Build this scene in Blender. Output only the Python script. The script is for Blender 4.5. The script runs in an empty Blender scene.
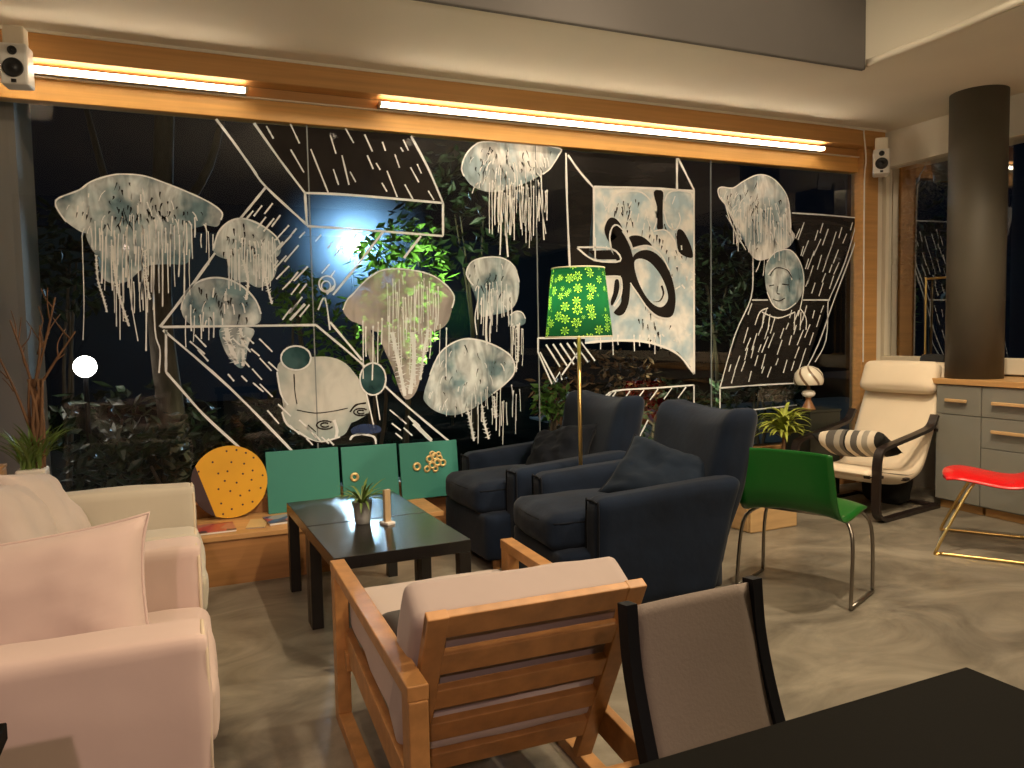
import bpy, bmesh, math, random
from mathutils import Vector, Matrix, noise
random.seed(7)
S = bpy.context.scene
C = S.collection
pi = math.pi
V = Vector
# ---------------------------------------------------------------- camera
FPX, CX, CY, EYE = 770.0, 512.0, 384.0, 1.28
RX = V((0.91864359, -0.04284623, 0.39275712))     # rows: world axes seen in the camera's frame (x right, y down, z forward)
RY = V((-0.39462222, -0.05128773, 0.91741096))
RZ = V((-0.01916398, -0.99776439, -0.06402321))
cam_d = bpy.data.cameras.new('camera'); cam = bpy.data.objects.new('camera', cam_d); C.objects.link(cam)
cam_d.sensor_width = 36; cam_d.lens = FPX / 1024 * 36; cam_d.clip_start = 0.02
cam.matrix_world = Matrix(((RX[0], -RX[1], -RX[2], 0), (RY[0], -RY[1], -RY[2], 0), (RZ[0], -RZ[1], -RZ[2], EYE), (0, 0, 0, 1)))
S.camera = cam
S.view_settings.view_transform = 'Standard'; S.view_settings.look = 'None'
S.view_settings.exposure = 0.0; S.view_settings.gamma = 1.0; S.view_settings.use_curve_mapping = False
# ---------------------------------------------------------------- night sky
w = bpy.data.worlds.new('night'); S.world = w; w.use_nodes = True
w.node_tree.nodes['Background'].inputs[0].default_value = (0.010, 0.018, 0.034, 1)
w.node_tree.nodes['Background'].inputs[1].default_value = 0.10
# ---------------------------------------------------------------- room lamps and added fill lights
def lamp(name, kind, loc, watts, col, size=0.2, target=None, spot=None, blend=.6):
    d = bpy.data.lights.new(name, kind); d.energy = watts; d.color = col
    if kind == 'AREA': d.shape = 'DISK'; d.size = size
    else: d.shadow_soft_size = size
    if spot: d.spot_size = math.radians(spot); d.spot_blend = blend
    o = bpy.data.objects.new(name, d); C.objects.link(o); o.location = loc
    if target is not None:
        o.rotation_euler = (V(target) - V(loc)).to_track_quat('-Z', 'Y').to_euler()
    return o
WARM = (1.0, .80, .55); AMBER = (1.0, .75, .50); PINK = (1.0, .69, .61)
DOWN = lambda x, y: (x, y, 0)
lamp('ceiling_lamp', 'SPOT', (3.1, 2.3, 3.32), 230, WARM, .06, DOWN(3.1, 2.3), 128, .5)
lamp('ceiling_lamp', 'SPOT', (1.5, 1.9, 3.32), 110, WARM, .06, DOWN(1.5, 1.9), 128, .5)
lamp('ceiling_lamp', 'SPOT', (-.1, .9, 3.32), 70, AMBER, .06, DOWN(-.1, .9), 128, .5)
lamp('ceiling_fill', 'POINT', (1.80, .80, 2.29), 82, WARM, .05)  # unseen point light without a fitting, added to brighten the ceiling
lamp('ceiling_spot', 'SPOT', (4.1, 2.2, 2.80), 60, WARM, .05, (4.4, 4.1, .5), 75)
lamp('foliage_fill_spot', 'SPOT', (4.9, 6.5, .25), 130, (.85, 1.0, .6), .1, (5.0, 7.7, 1.7), 100)  # unseen spot added to lift the tall shrub out of black
lamp('foliage_fill_spot', 'SPOT', (3.6, 5.5, .1), 60, (.95, 1.0, .65), .1, (4.1, 6.6, .9), 120)  # added fill for the shrubs behind the navy armchairs
lamp('mural_fill_spot', 'SPOT', (1.5, 1.5, 3.32), 130, WARM, .04, (.75, 4.74, 1.45), 84, .6)  # added fill on the left half of the window painting
lamp('mural_fill_spot', 'SPOT', (2.3, 1.5, 3.32), 130, WARM, .04, (3.1, 4.74, 1.45), 84, .6)  # its twin, added to brighten the right half of the painting
lamp('wall_spot', 'SPOT', (-.6, -1.8, 2.5), 165, PINK, .05, (-.4, 1.9, .5), 46)
FLOOD = V((3.22, 15.5, 3.085))
lamp('garden_flood', 'POINT', (3.22, 15.3, 3.085), 330, (.26, .58, 1.0), .14)
lamp('foliage_fill_spot', 'SPOT', (3.0, 7.0, .7), 800, (.75, 1.0, .55), .1, (2.5, 9.0, 2.2), 75)  # added in place of floodlight falling on the near leaves
lamp('foliage_fill_spot', 'SPOT', (.6, 6.4, .2), 14, (.8, 1.0, .6), .1, (.2, 8.0, .6), 110)  # weak fill added over the low shrubs at left, no fitting

# ================================================================ materials
def _n(nt, t, **kw):
    n = nt.nodes.new(t)
    for k, v in kw.items(): setattr(n, k, v)
    return n
def mat(name, col, rough=.5, metal=0., var=0., vscale=4., stretch=(1, 1, 1), bump=0., bscale=60., col2=None, spec=.5, sheen=0., coat=0., bstretch=(1,1,1)):
    m = bpy.data.materials.new(name); m.use_nodes = True; nt = m.node_tree; b = nt.nodes['Principled BSDF']
    b.inputs['Base Color'].default_value = (*col, 1); b.inputs['Roughness'].default_value = rough; b.inputs['Metallic'].default_value = metal
    b.inputs['Specular IOR Level'].default_value = spec; b.inputs['Sheen Weight'].default_value = sheen; b.inputs['Coat Weight'].default_value = coat
    tc = _n(nt, 'ShaderNodeTexCoord')
    if var > 0 or col2:
        mp = _n(nt, 'ShaderNodeMapping'); mp.inputs['Scale'].default_value = stretch
        nz = _n(nt, 'ShaderNodeTexNoise'); nz.inputs['Scale'].default_value = vscale; nz.inputs['Detail'].default_value = 6
        cr = _n(nt, 'ShaderNodeValToRGB'); c2 = col2 or tuple(c * (1 - var) for c in col)
        cr.color_ramp.elements[0].color = (*c2, 1); cr.color_ramp.elements[0].position = .32
        cr.color_ramp.elements[1].color = (*col, 1); cr.color_ramp.elements[1].position = .68
        nt.links.new(tc.outputs['Object'], mp.inputs[0]); nt.links.new(mp.outputs[0], nz.inputs[0])
        nt.links.new(nz.outputs[0], cr.inputs[0]); nt.links.new(cr.outputs[0], b.inputs['Base Color'])
    if bump > 0:
        mp2 = _n(nt, 'ShaderNodeMapping'); mp2.inputs['Scale'].default_value = bstretch
        nb = _n(nt, 'ShaderNodeTexNoise'); nb.inputs['Scale'].default_value = bscale; nb.inputs['Detail'].default_value = 4
        bp = _n(nt, 'ShaderNodeBump'); bp.inputs['Strength'].default_value = bump; bp.inputs['Distance'].default_value = .01
        nt.links.new(tc.outputs['Object'], mp2.inputs[0]); nt.links.new(mp2.outputs[0], nb.inputs[0])
        nt.links.new(nb.outputs[0], bp.inputs['Height']); nt.links.new(bp.outputs[0], b.inputs['Normal'])
    return m
def emis(name, col, s):
    m = bpy.data.materials.new(name); m.use_nodes = True; b = m.node_tree.nodes['Principled BSDF']
    b.inputs['Base Color'].default_value = (*col, 1); b.inputs['Emission Color'].default_value = (*col, 1); b.inputs['Emission Strength'].default_value = s
    return m
def glass_mat(name, ior=1.52, tint=(1, 1, 1)):
    m = bpy.data.materials.new(name); m.use_nodes = True; nt = m.node_tree; nt.nodes.clear()
    o = _n(nt, 'ShaderNodeOutputMaterial'); t = _n(nt, 'ShaderNodeBsdfTransparent'); g = _n(nt, 'ShaderNodeBsdfGlossy'); f = _n(nt, 'ShaderNodeFresnel'); x = _n(nt, 'ShaderNodeMixShader')
    t.inputs[0].default_value = (*tint, 1); g.inputs['Roughness'].default_value = 0.0; f.inputs[0].default_value = ior
    mu = _n(nt, 'ShaderNodeMath', operation='MULTIPLY'); mu.inputs[1].default_value = 1.6; mu.use_clamp = True
    nt.links.new(f.outputs[0], mu.inputs[0]); nt.links.new(mu.outputs[0], x.inputs[0]); nt.links.new(t.outputs[0], x.inputs[1]); nt.links.new(g.outputs[0], x.inputs[2]); nt.links.new(x.outputs[0], o.inputs[0])
    return m
def paint(name, c1, c2, amin, amax, scale=6., stretch=(1, 1, .35), pos=(.35, .62)):
    """brushed window paint: patchy colour and patchy cover"""
    m = bpy.data.materials.new(name); m.use_nodes = True; nt = m.node_tree; b = nt.nodes['Principled BSDF']; b.inputs['Roughness'].default_value = .85; b.inputs['Specular IOR Level'].default_value = .15
    g = _n(nt, 'ShaderNodeNewGeometry'); mp = _n(nt, 'ShaderNodeMapping'); mp.inputs['Scale'].default_value = stretch
    nz = _n(nt, 'ShaderNodeTexNoise'); nz.inputs['Scale'].default_value = scale; nz.inputs['Detail'].default_value = 7; nz.inputs['Distortion'].default_value = 1.6
    n2 = _n(nt, 'ShaderNodeTexNoise'); n2.inputs['Scale'].default_value = scale * .55; n2.inputs['Detail'].default_value = 3
    cr = _n(nt, 'ShaderNodeValToRGB'); cr.color_ramp.elements[0].color = (*c1, 1); cr.color_ramp.elements[1].color = (*c2, 1)
    cr.color_ramp.elements[0].position = .4; cr.color_ramp.elements[1].position = .6
    ar = _n(nt, 'ShaderNodeValToRGB'); ar.color_ramp.elements[0].color = (amin,) * 3 + (1,); ar.color_ramp.elements[1].color = (amax,) * 3 + (1,)
    ar.color_ramp.elements[0].position = pos[0]; ar.color_ramp.elements[1].position = pos[1]
    nt.links.new(g.outputs['Position'], mp.inputs[0]); nt.links.new(mp.outputs[0], nz.inputs[0]); nt.links.new(g.outputs['Position'], n2.inputs[0])
    nt.links.new(nz.outputs[0], ar.inputs[0]); nt.links.new(n2.outputs[0], cr.inputs[0])
    nt.links.new(cr.outputs[0], b.inputs['Base Color']); nt.links.new(ar.outputs[0], b.inputs['Alpha'])
    return m
M = {}
M['floor'] = mat('polished_concrete', (.31, .275, .215), .38, col2=(.100, .087, .068), vscale=1.5, bump=.06, bscale=14, stretch=(1, 1.5, 1))
for n_ in M['floor'].node_tree.nodes:
    if n_.type == 'TEX_NOISE' and n_.inputs['Scale'].default_value < 2: n_.inputs['Distortion'].default_value = 1.7; n_.inputs['Detail'].default_value = 9; n_.inputs['Roughness'].default_value = .62
M['plaster'] = mat('cream_plaster', (.78, .73, .62), .85, var=.08, vscale=1.2, bump=.25, bscale=3)
M['grey_plaster'] = mat('dark_grey_plaster', (.115, .105, .10), .8, var=.12, vscale=2)  # darker grey tone for one face of the ceiling step
M['wall'] = mat('grey_wall', (.30, .27, .23), .85, var=.1, vscale=2)
M['pelmet'] = mat('lit_veneer', (.74, .39, .11), .5, var=.22, vscale=3, stretch=(.35, 4, 14))  # strip light's orange glow put into the lower board's brighter colour
M['pelmet_dark'] = mat('brown_veneer', (.60, .31, .10), .55, var=.2, vscale=3, stretch=(.35, 4, 14))
M['bench'] = mat('bench_veneer', (.40, .19, .065), .5, var=.25, vscale=3, stretch=(.6, 6, 14))
M['bench_top'] = mat('bench_top_wood', (.62, .34, .13), .45, var=.25, vscale=3, stretch=(.6, 9, 9))
M['counter'] = mat('counter_wood', (.60, .34, .13), .4, var=.3, vscale=3, stretch=(8, .6, 8))
M['cream'] = mat('cream_lacquer', (.74, .66, .52), .5)
M['white'] = mat('white_lacquer', (.78, .74, .68), .45)
M['white_plastic'] = mat('white_plastic', (.72, .70, .66), .4)
M['black_plastic'] = mat('black_plastic', (.012, .012, .013), .45)
M['alu'] = mat('aluminium', (.75, .70, .62), .35, metal=.9)
M['tube'] = emis('lit_diffuser', (1.0, .84, .62), 26.0)
M['column'] = mat('dark_column_paint', (.080, .069, .050), .6, var=.15, vscale=3)
M['cabinet'] = mat('grey_green_lacquer', (.22, .215, .185), .5, var=.06, vscale=2)
M['gap'] = mat('shadow_gap', (.02, .018, .015), .9)
M['pane'] = glass_mat('window_glass')
M['silicone'] = mat('silicone_joint', (.22, .25, .26), .5)
M['sofa'] = mat('beige_cotton', (.50, .45, .36), .9, var=.06, vscale=5, bump=.12, bscale=9, sheen=.2)
M['sofa_lit'] = mat('pink_lit_cotton', (.62, .475, .42), .9, var=.05, vscale=5, bump=.12, bscale=9, sheen=.2)  # same cotton as the other armchair, with pink lamplight put into its colour
M['cushion'] = mat('pale_cotton', (.50, .42, .375), .9, var=.06, vscale=5, bump=.2, bscale=8, sheen=.2)
M['cushion_back'] = mat('rose_beige_cotton', (.40, .325, .295), .9, var=.06, vscale=5, bump=.2, bscale=8, sheen=.2)
M['piping'] = mat('cotton_piping', (.66, .55, .40), .9)
M['blue'] = mat('navy_twill', (.0058, .0130, .031), .9, var=.35, vscale=6, bump=.15, bscale=25, sheen=.08, spec=.2)
M['blue_dark'] = mat('dark_navy_cloth', (.004, .006, .012), .9, var=.3, vscale=8, bump=.25, bscale=14, sheen=.03, spec=.2)
M['slate'] = mat('slate_blue_cloth', (.007, .014, .028), .9, var=.25, vscale=8, bump=.25, bscale=14, sheen=.04, spec=.2)
M['oak'] = mat('golden_oak', (.48, .235, .075), .45, var=.3, vscale=4, stretch=(5, 5, 5), bump=.05)
M['oak_light'] = mat('pale_birch', (.62, .40, .19), .5, var=.22, vscale=3, stretch=(1, 1, 8))
M['blackwood'] = mat('black_brown_wood', (.010, .008, .007), .35, spec=.5)
M['blacktop'] = mat('black_brown_laminate', (.010, .009, .009), .25, spec=.5, bump=.02, bscale=40)
M['table_near'] = mat('black_matt_top', (.006, .0055, .0045), .6, bump=.02, bscale=50, spec=.02)
M['black_metal'] = mat('black_powder_coat', (.006, .006, .008), .55, spec=.15)
M['sling'] = mat('taupe_sling', (.195, .155, .130), .85, bump=.12, bscale=140, var=.05)
M['green_board'] = mat('teal_painted_board', (.030, .225, .180), .55, var=.08, vscale=3)
M['brass'] = mat('brass', (.75, .52, .20), .3, metal=1)
M['gold_ring'] = mat('gilded_ring', (.80, .60, .28), .35, metal=.6)
M['yellow'] = mat('mustard_paint', (.78, .40, .012), .55, var=.12, vscale=5)
M['maroon'] = mat('maroon_paint', (.045, .020, .022), .6)
M['green_plastic'] = mat('bottle_green_plastic', (.008, .115, .015), .28, spec=.5)
M['red_plastic'] = mat('red_plastic', (.68, .010, .012), .25, spec=.5)
M['chrome'] = mat('dark_chrome', (.34, .31, .27), .3, metal=1)
M['poang'] = mat('dark_brown_bentwood', (.016, .010, .009), .35)
M['poang_cloth'] = mat('ivory_cotton', (.78, .66, .50), .85, var=.04, vscale=6, bump=.08, bscale=7)
M['leaf'] = mat('green_leaf', (.10, .22, .035), .5, var=.5, vscale=9)
M['leaf_yellow'] = mat('yellow_green_leaf', (.42, .48, .07), .5, var=.45, vscale=14)
M['leaf_grass'] = mat('grassy_leaf', (.16, .26, .05), .5, var=.4, vscale=9)
M['leaf_unlit'] = mat('unlit_garden_leaf', (.014, .034, .012), .5, var=.6, vscale=3)  # garden leaf with night shade put into its colour
M['leaf_lit'] = mat('lit_garden_leaf', (.14, .32, .045), .5, var=.5, vscale=3)  # lighter copy of the garden leaf, for shrubs meant to look lit
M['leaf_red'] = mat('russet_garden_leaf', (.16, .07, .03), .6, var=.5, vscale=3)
M['bark'] = mat('bark', (.10, .075, .05), .9, var=.5, vscale=9, stretch=(3, 3, .6), bump=.6, bscale=20)
M['twig'] = mat('twig_bark', (.20, .10, .045), .85, var=.4, vscale=12)
M['soil'] = mat('garden_soil', (.006, .007, .005), 1.0, spec=0.0, var=.5, vscale=2, bump=.5, bscale=6)
M['paving'] = mat('grey_paving', (.09, .09, .085), .9, var=.2, vscale=2)
M['backdrop_wall'] = mat('glow_backdrop_wall', (.012, .015, .020), .9, var=.3, vscale=1.2)
M['fence_wood'] = mat('pale_fence_wood', (.35, .25, .17), .8, var=.3, vscale=5)
M['flood'] = emis('flood_glass', (.55, .84, 1.0), 1100)
M['globe'] = emis('globe_glass', (1.0, .93, .80), 24)
M['glass_cup'] = mat('thick_glass', (.35, .36, .34), .08, spec=.8)
M['card'] = mat('wooden_card_holder', (.50, .36, .20), .5, var=.2, vscale=8)
M['clear'] = glass_mat('clear_acrylic')
M['lamp_brown'] = mat('turned_brown_base', (.24, .11, .045), .4)
M['dark_box'] = mat('black_green_box', (.014, .017, .012), .5)
M['pot'] = mat('white_pot', (.70, .64, .56), .5)
M['red_board'] = mat('red_lacquered_board', (.42, .015, .02), .4)
M['black_bag'] = mat('black_nylon', (.010, .010, .010), .8, bump=.2, bscale=12)
M['lining'] = mat('shade_lining', (.7, .66, .5), .8)
# window paints
M['p_white'] = paint('white_window_paint', (.88, .89, .90), (.96, .96, .95), .95, 1.0)
M['p_line'] = paint('pale_line_paint', (.78, .82, .84), (.92, .93, .94), .9, 1.0, 9)
M['p_bell'] = paint('grey_white_wash', (.22, .34, .39), (.80, .86, .88), .46, .99, 10, (1, 1, .38))
M['p_bell_bright'] = paint('bright_white_wash', (.45, .58, .65), (.97, .97, .96), .48, 1.0, 9, (1, 1, .3))
M['p_thin'] = paint('thin_pink_wash', (.50, .45, .43), (.66, .60, .57), .36, .76, 7, (1, 1, .4))
M['p_frog'] = paint('grey_green_wash', (.42, .50, .50), (.68, .69, .66), .84, .98, 7, (1, 1, .6))
M['p_black'] = paint('black_brown_paint', (.015, .012, .011), (.022, .018, .016), .96, 1.0)
M['p_smoke'] = paint('thin_black_wash', (.013, .011, .010), (.030, .026, .024), .80, .98, 3, (.5, 1, 3))
M['p_eye'] = paint('dark_teal_paint', (.015, .050, .055), (.05, .12, .13), .85, .97, 10)
M['p_blue'] = paint('dark_blue_paint', (.03, .05, .13), (.05, .08, .20), .7, .9, 10)
M['p_panel'] = paint('chalky_white_wash', (.48, .64, .74), (.95, .95, .93), .88, 1.0, 10, (1, 1, .7))

# ================================================================ object helpers
def prop(o, label=None, cat=None, group=None, kind=None):
    if label: o['label'] = label
    if cat: o['category'] = cat
    if group: o['group'] = group
    if kind: o['kind'] = kind
    return o
def thing(name, label, cat, loc=(0, 0, 0), rz=0., group=None):
    o = bpy.data.objects.new(name, None); o.empty_display_size = .05; C.objects.link(o); o.location = loc; o.rotation_euler = (0, 0, rz)
    return prop(o, label, cat, group)
def obj(name, bm, m, parent=None, smooth=False, bevel=0., sub=0, loc=None, rot=None, solid=0.):
    me = bpy.data.meshes.new(name); bmesh.ops.recalc_face_normals(bm, faces=bm.faces[:]); bm.to_mesh(me); bm.free()
    for mm in (m if isinstance(m, (list, tuple)) else [m]): me.materials.append(M[mm] if isinstance(mm, str) else mm)
    if smooth:
        for p in me.polygons: p.use_smooth = True
    o = bpy.data.objects.new(name, me); C.objects.link(o)
    if parent is not None: o.parent = parent
    if loc is not None: o.location = loc
    if rot is not None: o.rotation_euler = rot
    if solid: s = o.modifiers.new('solid', 'SOLIDIFY'); s.thickness = solid; s.offset = 0
    if bevel: b = o.modifiers.new('bevel', 'BEVEL'); b.width = bevel; b.segments = 2; b.limit_method = 'ANGLE'
    if sub: s = o.modifiers.new('sub', 'SUBSURF'); s.levels = sub; s.render_levels = sub
    return o
def struct(name, bm, m, **k): return prop(obj(name, bm, m, **k), kind='structure')
def B(): return bmesh.new()
def box(bm, x0, x1, y0, y1, z0, z1, mi=0, mx=None):
    vs = [bm.verts.new((x, y, z)) for x in (x0, x1) for y in (y0, y1) for z in (z0, z1)]
    if mx is not None:
        for v in vs: v.co = mx @ v.co
    for f in ((0, 1, 3, 2), (4, 6, 7, 5), (0, 4, 5, 1), (2, 3, 7, 6), (0, 2, 6, 4), (1, 5, 7, 3)):
        bm.faces.new([vs[i] for i in f]).material_index = mi
    return bm
def bx(*a): return box(B(), *a)
def bar(bm, a, b, w_, h_, up=(0, 0, 1), mi=0):
    """rectangular bar from a to b, w_ across, h_ along up"""
    a, b = V(a), V(b); d = (b - a); L = d.length; d.normalize(); s = d.cross(V(up)).normalized(); u = s.cross(d).normalized()
    mx = Matrix((( d[0], s[0], u[0], a[0]), (d[1], s[1], u[1], a[1]), (d[2], s[2], u[2], a[2]), (0, 0, 0, 1)))
    return box(bm, 0, L, -w_ / 2, w_ / 2, -h_ / 2, h_ / 2, mi, mx)
def catmull(pts, n=6, closed=False):
    P = [V(p) for p in pts]; out = []; N = len(P)
    for i in range(N if closed else N - 1):
        if closed: p0, p1, p2, p3 = P[i - 1], P[i], P[(i + 1) % N], P[(i + 2) % N]
        else: p0, p1, p2, p3 = P[max(i - 1, 0)], P[i], P[i + 1], P[min(i + 2, N - 1)]
        for k in range(n):
            t = k / n
            out.append(.5 * ((2 * p1) + (-p0 + p2) * t + (2 * p0 - 5 * p1 + 4 * p2 - p3) * t * t + (-p0 + 3 * p1 - 3 * p2 + p3) * t ** 3))
    if not closed: out.append(P[-1])
    return out
def tube(bm, pts, r, seg=8, n=5, closed=False, smooth=True, r1=None, mi=0):
    P = catmull(pts, n, closed) if smooth else [V(p) for p in pts]
    rings = []; N = len(P); up = None
    for i, p in enumerate(P):
        d = (P[(i + 1) % N] - P[i - 1]) if closed else (P[min(i + 1, N - 1)] - P[max(i - 1, 0)])
        d.normalize()
        if up is None:
            up = V((0, 0, 1)) if abs(d.z) < .9 else V((1, 0, 0))
        s = d.cross(up).normalized(); up = s.cross(d).normalized()
        rr = r if r1 is None else r + (r1 - r) * i / (N - 1)
        rings.append([bm.verts.new(p + (s * math.cos(a) + up * math.sin(a)) * rr) for a in (2 * pi * k / seg for k in range(seg))])
    for i in range(N if closed else N - 1):
        A, Bq = rings[i], rings[(i + 1) % N]
        for k in range(seg): bm.faces.new((A[k], A[(k + 1) % seg], Bq[(k + 1) % seg], Bq[k])).material_index = mi
    if not closed: bm.faces.new(rings[0][::-1]).material_index = mi; bm.faces.new(rings[-1]).material_index = mi
    return bm
def lathe(bm, prof, seg=32, cx=0, cy=0, cap=True, mi=0):
    rings = [[bm.verts.new((cx + r * math.cos(2 * pi * k / seg), cy + r * math.sin(2 * pi * k / seg), z)) for k in range(seg)] for r, z in prof]
    for A, Bq in zip(rings, rings[1:]):
        for k in range(seg): bm.faces.new((A[k], A[(k + 1) % seg], Bq[(k + 1) % seg], Bq[k])).material_index = mi
    if cap: bm.faces.new(rings[0][::-1]).material_index = mi; bm.faces.new(rings[-1]).material_index = mi
    return bm
def rod(bm, a, b, r, seg=12): return tube(bm, [a, b], r, seg, smooth=False)
def softbox(sx, sy, sz, r=.03, n=14, puff=(0, 0, 0), wrinkle=0., seed=0, wscale=4., fn=None):
    """rounded, slightly stuffed box centred on the origin"""
    bm = B(); bmesh.ops.create_cube(bm, size=2); bmesh.ops.subdivide_edges(bm, edges=bm.edges[:], cuts=n, use_grid_fill=True)
    h = V((sx / 2, sy / 2, sz / 2)); r = min(r, min(h) * .98)
    for v in bm.verts:
        u = v.co.copy(); u = V([math.copysign(abs(c) ** .85, c) for c in u])
        p = V([u[i] * h[i] for i in range(3)])
        inn = V([max(-h[i] + r, min(h[i] - r, p[i])) for i in range(3)]); d = p - inn
        if d.length > 1e-9: p = inn + d.normalized() * r
        for i in range(3):
            if puff[i] and abs(u[i]) > .3:
                j, k = [q for q in range(3) if q != i]
                p[i] += math.copysign(puff[i] * (1 - u[j] ** 2) * (1 - u[k] ** 2), u[i])
        if wrinkle:
            q = p * wscale + V((seed * 7.3, seed * 3.1, 0)); p += (d.normalized() if d.length > 1e-9 else V((0, 0, 1))) * wrinkle * noise.fractal(q, 1., 2., 3)
        if fn: p = fn(p)
        v.co = p
    return bm
def pillow(w_, h_, t, n=26, pinch=.06, wr=.012, seed=0, ear=.04):
    """stuffed cushion in its own xz plane, y thick"""
    bm = B(); rows = []
    for s in (1, -1):
        g = []
        for i in range(n + 1):
            row = []
            for j in range(n + 1):
                u, v = 2 * i / n - 1, 2 * j / n - 1
                x = u * w_ / 2 * (1 - pinch * (1 - v * v) * abs(u)); z = v * h_ / 2 * (1 - pinch * (1 - u * u) * abs(v))
                x += math.copysign(ear * w_ * .5 * (abs(u * v) ** 6), u); z += math.copysign(ear * h_ * .5 * (abs(u * v) ** 6), v)
                e = max(0, (1 - u ** 4)) ** .5 * max(0, (1 - v ** 4)) ** .5
                th = t / 2 * e
                th += wr * e ** .5 * noise.fractal(V((x * 7 + seed * 5, z * 7, s * 3 + seed)), 1., 2., 4)
                row.append((x, s * max(th, 0), z))
            g.append(row)
        rows.append(g)
    vs = {}
    def vert(s, i, j):
        k = (0 if (i in (0, n) or j in (0, n)) else s, i, j)
        if k not in vs:
            c = rows[s][i][j]; vs[k] = bm.verts.new(c if k[0] == s and not (i in (0, n) or j in (0, n)) else (c[0], 0, c[2]))
        return vs[k]
    for s in (0, 1):
        for i in range(n):
            for j in range(n):
                bm.faces.new([vert(s, *q) for q in ((i, j), (i + 1, j), (i + 1, j + 1), (i, j + 1))])
    return bm
def pillow_edge(w_, h_, r=.006, pinch=.06, ear=.04, n=14):
    pts = []
    for a, b in (((-1, -1), (1, -1)), ((1, -1), (1, 1)), ((1, 1), (-1, 1)), ((-1, 1), (-1, -1))):
        for k in range(n):
            t = k / n; u = a[0] + (b[0] - a[0]) * t; v = a[1] + (b[1] - a[1]) * t
            x = u * w_ / 2 * (1 - pinch * (1 - v * v) * abs(u)); z = v * h_ / 2 * (1 - pinch * (1 - u * u) * abs(v))
            x += math.copysign(ear * w_ * .5 * (abs(u * v) ** 6), u); z += math.copysign(ear * h_ * .5 * (abs(u * v) ** 6), v)
            pts.append((x, 0, z))
    return tube(B(), pts, r, 6, closed=True, smooth=False)
def xf(bm, mx):
    bmesh.ops.transform(bm, matrix=mx, verts=bm.verts[:]); return bm
def band(bm, path, y0, y1, t, n=6):
    """bent strip: 2-D path (x, z) swept between y0 and y1 with thickness t"""
    P = [V((p[0], 0, p[1])) for p in path]; P = catmull(P, n); N = len(P); L = []
    for i in range(N):
        d = (P[min(i + 1, N - 1)] - P[max(i - 1, 0)]).normalized(); nn = V((-d.z, 0, d.x)) * t / 2
        L.append([bm.verts.new((q.x, y, q.z)) for q in (P[i] + nn, P[i] - nn) for y in (y0, y1)])
    for a, b in zip(L, L[1:]):
        for i, j in ((0, 1), (1, 3), (3, 2), (2, 0)): bm.faces.new((a[i], a[j], b[j], b[i]))
    bm.faces.new((L[0][0], L[0][2], L[0][3], L[0][1])); bm.faces.new((L[-1][0], L[-1][1], L[-1][3], L[-1][2]))
    return bm
def copy_tree(o, parent=None):
    c = o.copy(); C.objects.link(c); c.parent = parent
    for ch in list(o.children): copy_tree(ch, c)
    return c
def leaf_blade(bm, base, direction, L, wd, droop=.5, n=6, mi=0, up0=.8):
    d = V(direction).normalized(); side = d.cross(V((0, 0, 1)))
    side = side.normalized() if side.length > 1e-4 else V((1, 0, 0)); p = V(base); prev = None; el = math.atan2(up0, 1)
    h = V((d.x, d.y, 0)); h = h.normalized() if h.length > 1e-4 else V((1, 0, 0))
    for i in range(n + 1):
        t = i / n; ww = wd * (math.sin(pi * min(1, .12 + .88 * t)) ** .7 if t < 1 else 0.02)
        mid = p - V((0, 0, ww * .22))
        cur = [bm.verts.new(p - side * ww / 2), bm.verts.new(mid), bm.verts.new(p + side * ww / 2)]
        if prev:
            for k in (0, 1): bm.faces.new((prev[k], prev[k + 1], cur[k + 1], cur[k])).material_index = mi
        prev = cur; e = el - droop * t * 2.2
        p = p + (h * math.cos(e) + V((0, 0, 1)) * math.sin(e)) * L / n
    return bm
def leaf_cloud(bm, c, r, n, size, seed=0, nm=1):
    rn = random.Random(seed)
    for i in range(n):
        while True:
            q = V((rn.uniform(-1, 1), rn.uniform(-1, 1), rn.uniform(-1, 1)))
            if q.length < 1: break
        q = q.normalized() * q.length ** .6; p = V(c) + V((q.x * r[0], q.y * r[1], q.z * r[2]))
        d = V((rn.uniform(-1, 1), rn.uniform(-1, 1), rn.uniform(-.9, .5))).normalized(); s = d.cross(V((rn.uniform(-1, 1), rn.uniform(-1, 1), 1))).normalized(); L = size * rn.uniform(.6, 1.3)
        a, b, cc, e = p, p + d * L * .5 + s * L * .22, p + d * L, p + d * L * .5 - s * L * .22
        v = [bm.verts.new(k) for k in (a, b, cc, e)]; m = bm.verts.new(p + d * L * .5 + d.cross(s) * L * .07)
        for k in range(4): bm.faces.new((v[k], v[(k + 1) % 4], m)).material_index = rn.randrange(nm)
    return bm

# ================================================================ the room
GY = 4.74          # plane of the big window
CEIL = 2.86
struct('floor', bx(-3.5, 6.2, -3.2, 4.72, -.12, 0), 'floor')
cl = B(); box(cl, -3.5, 5.75, 3.58, 4.95, CEIL, 3.5); box(cl, 3.9, 5.75, -3.2, 3.58, CEIL, 3.5); box(cl, -3.5, 3.9, -3.2, 3.58, 3.36, 3.5)
struct('ceiling', cl, 'plaster')
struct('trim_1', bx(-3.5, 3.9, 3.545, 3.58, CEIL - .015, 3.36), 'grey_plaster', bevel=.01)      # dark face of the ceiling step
rr = B(); rn = random.Random(3)
tube(rr, [(3.86 + rn.uniform(-.012, .012), y * .5, CEIL + .012 + rn.uniform(-.012, .012)) for y in range(-6, 8)], .022, 8)
struct('trim_2', rr, 'plaster', smooth=True)
struct('wall_back', bx(-3.5, 6.2, -3.35, -3.2, 0, 3.5), 'wall')
struct('wall_left', bx(-3.65, -3.5, -3.2, 4.72, 0, 3.5), 'wall')
struct('wall_corner', bx(-3.5, -.97, 3.55, 4.70, 0, CEIL), 'wall')
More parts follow.
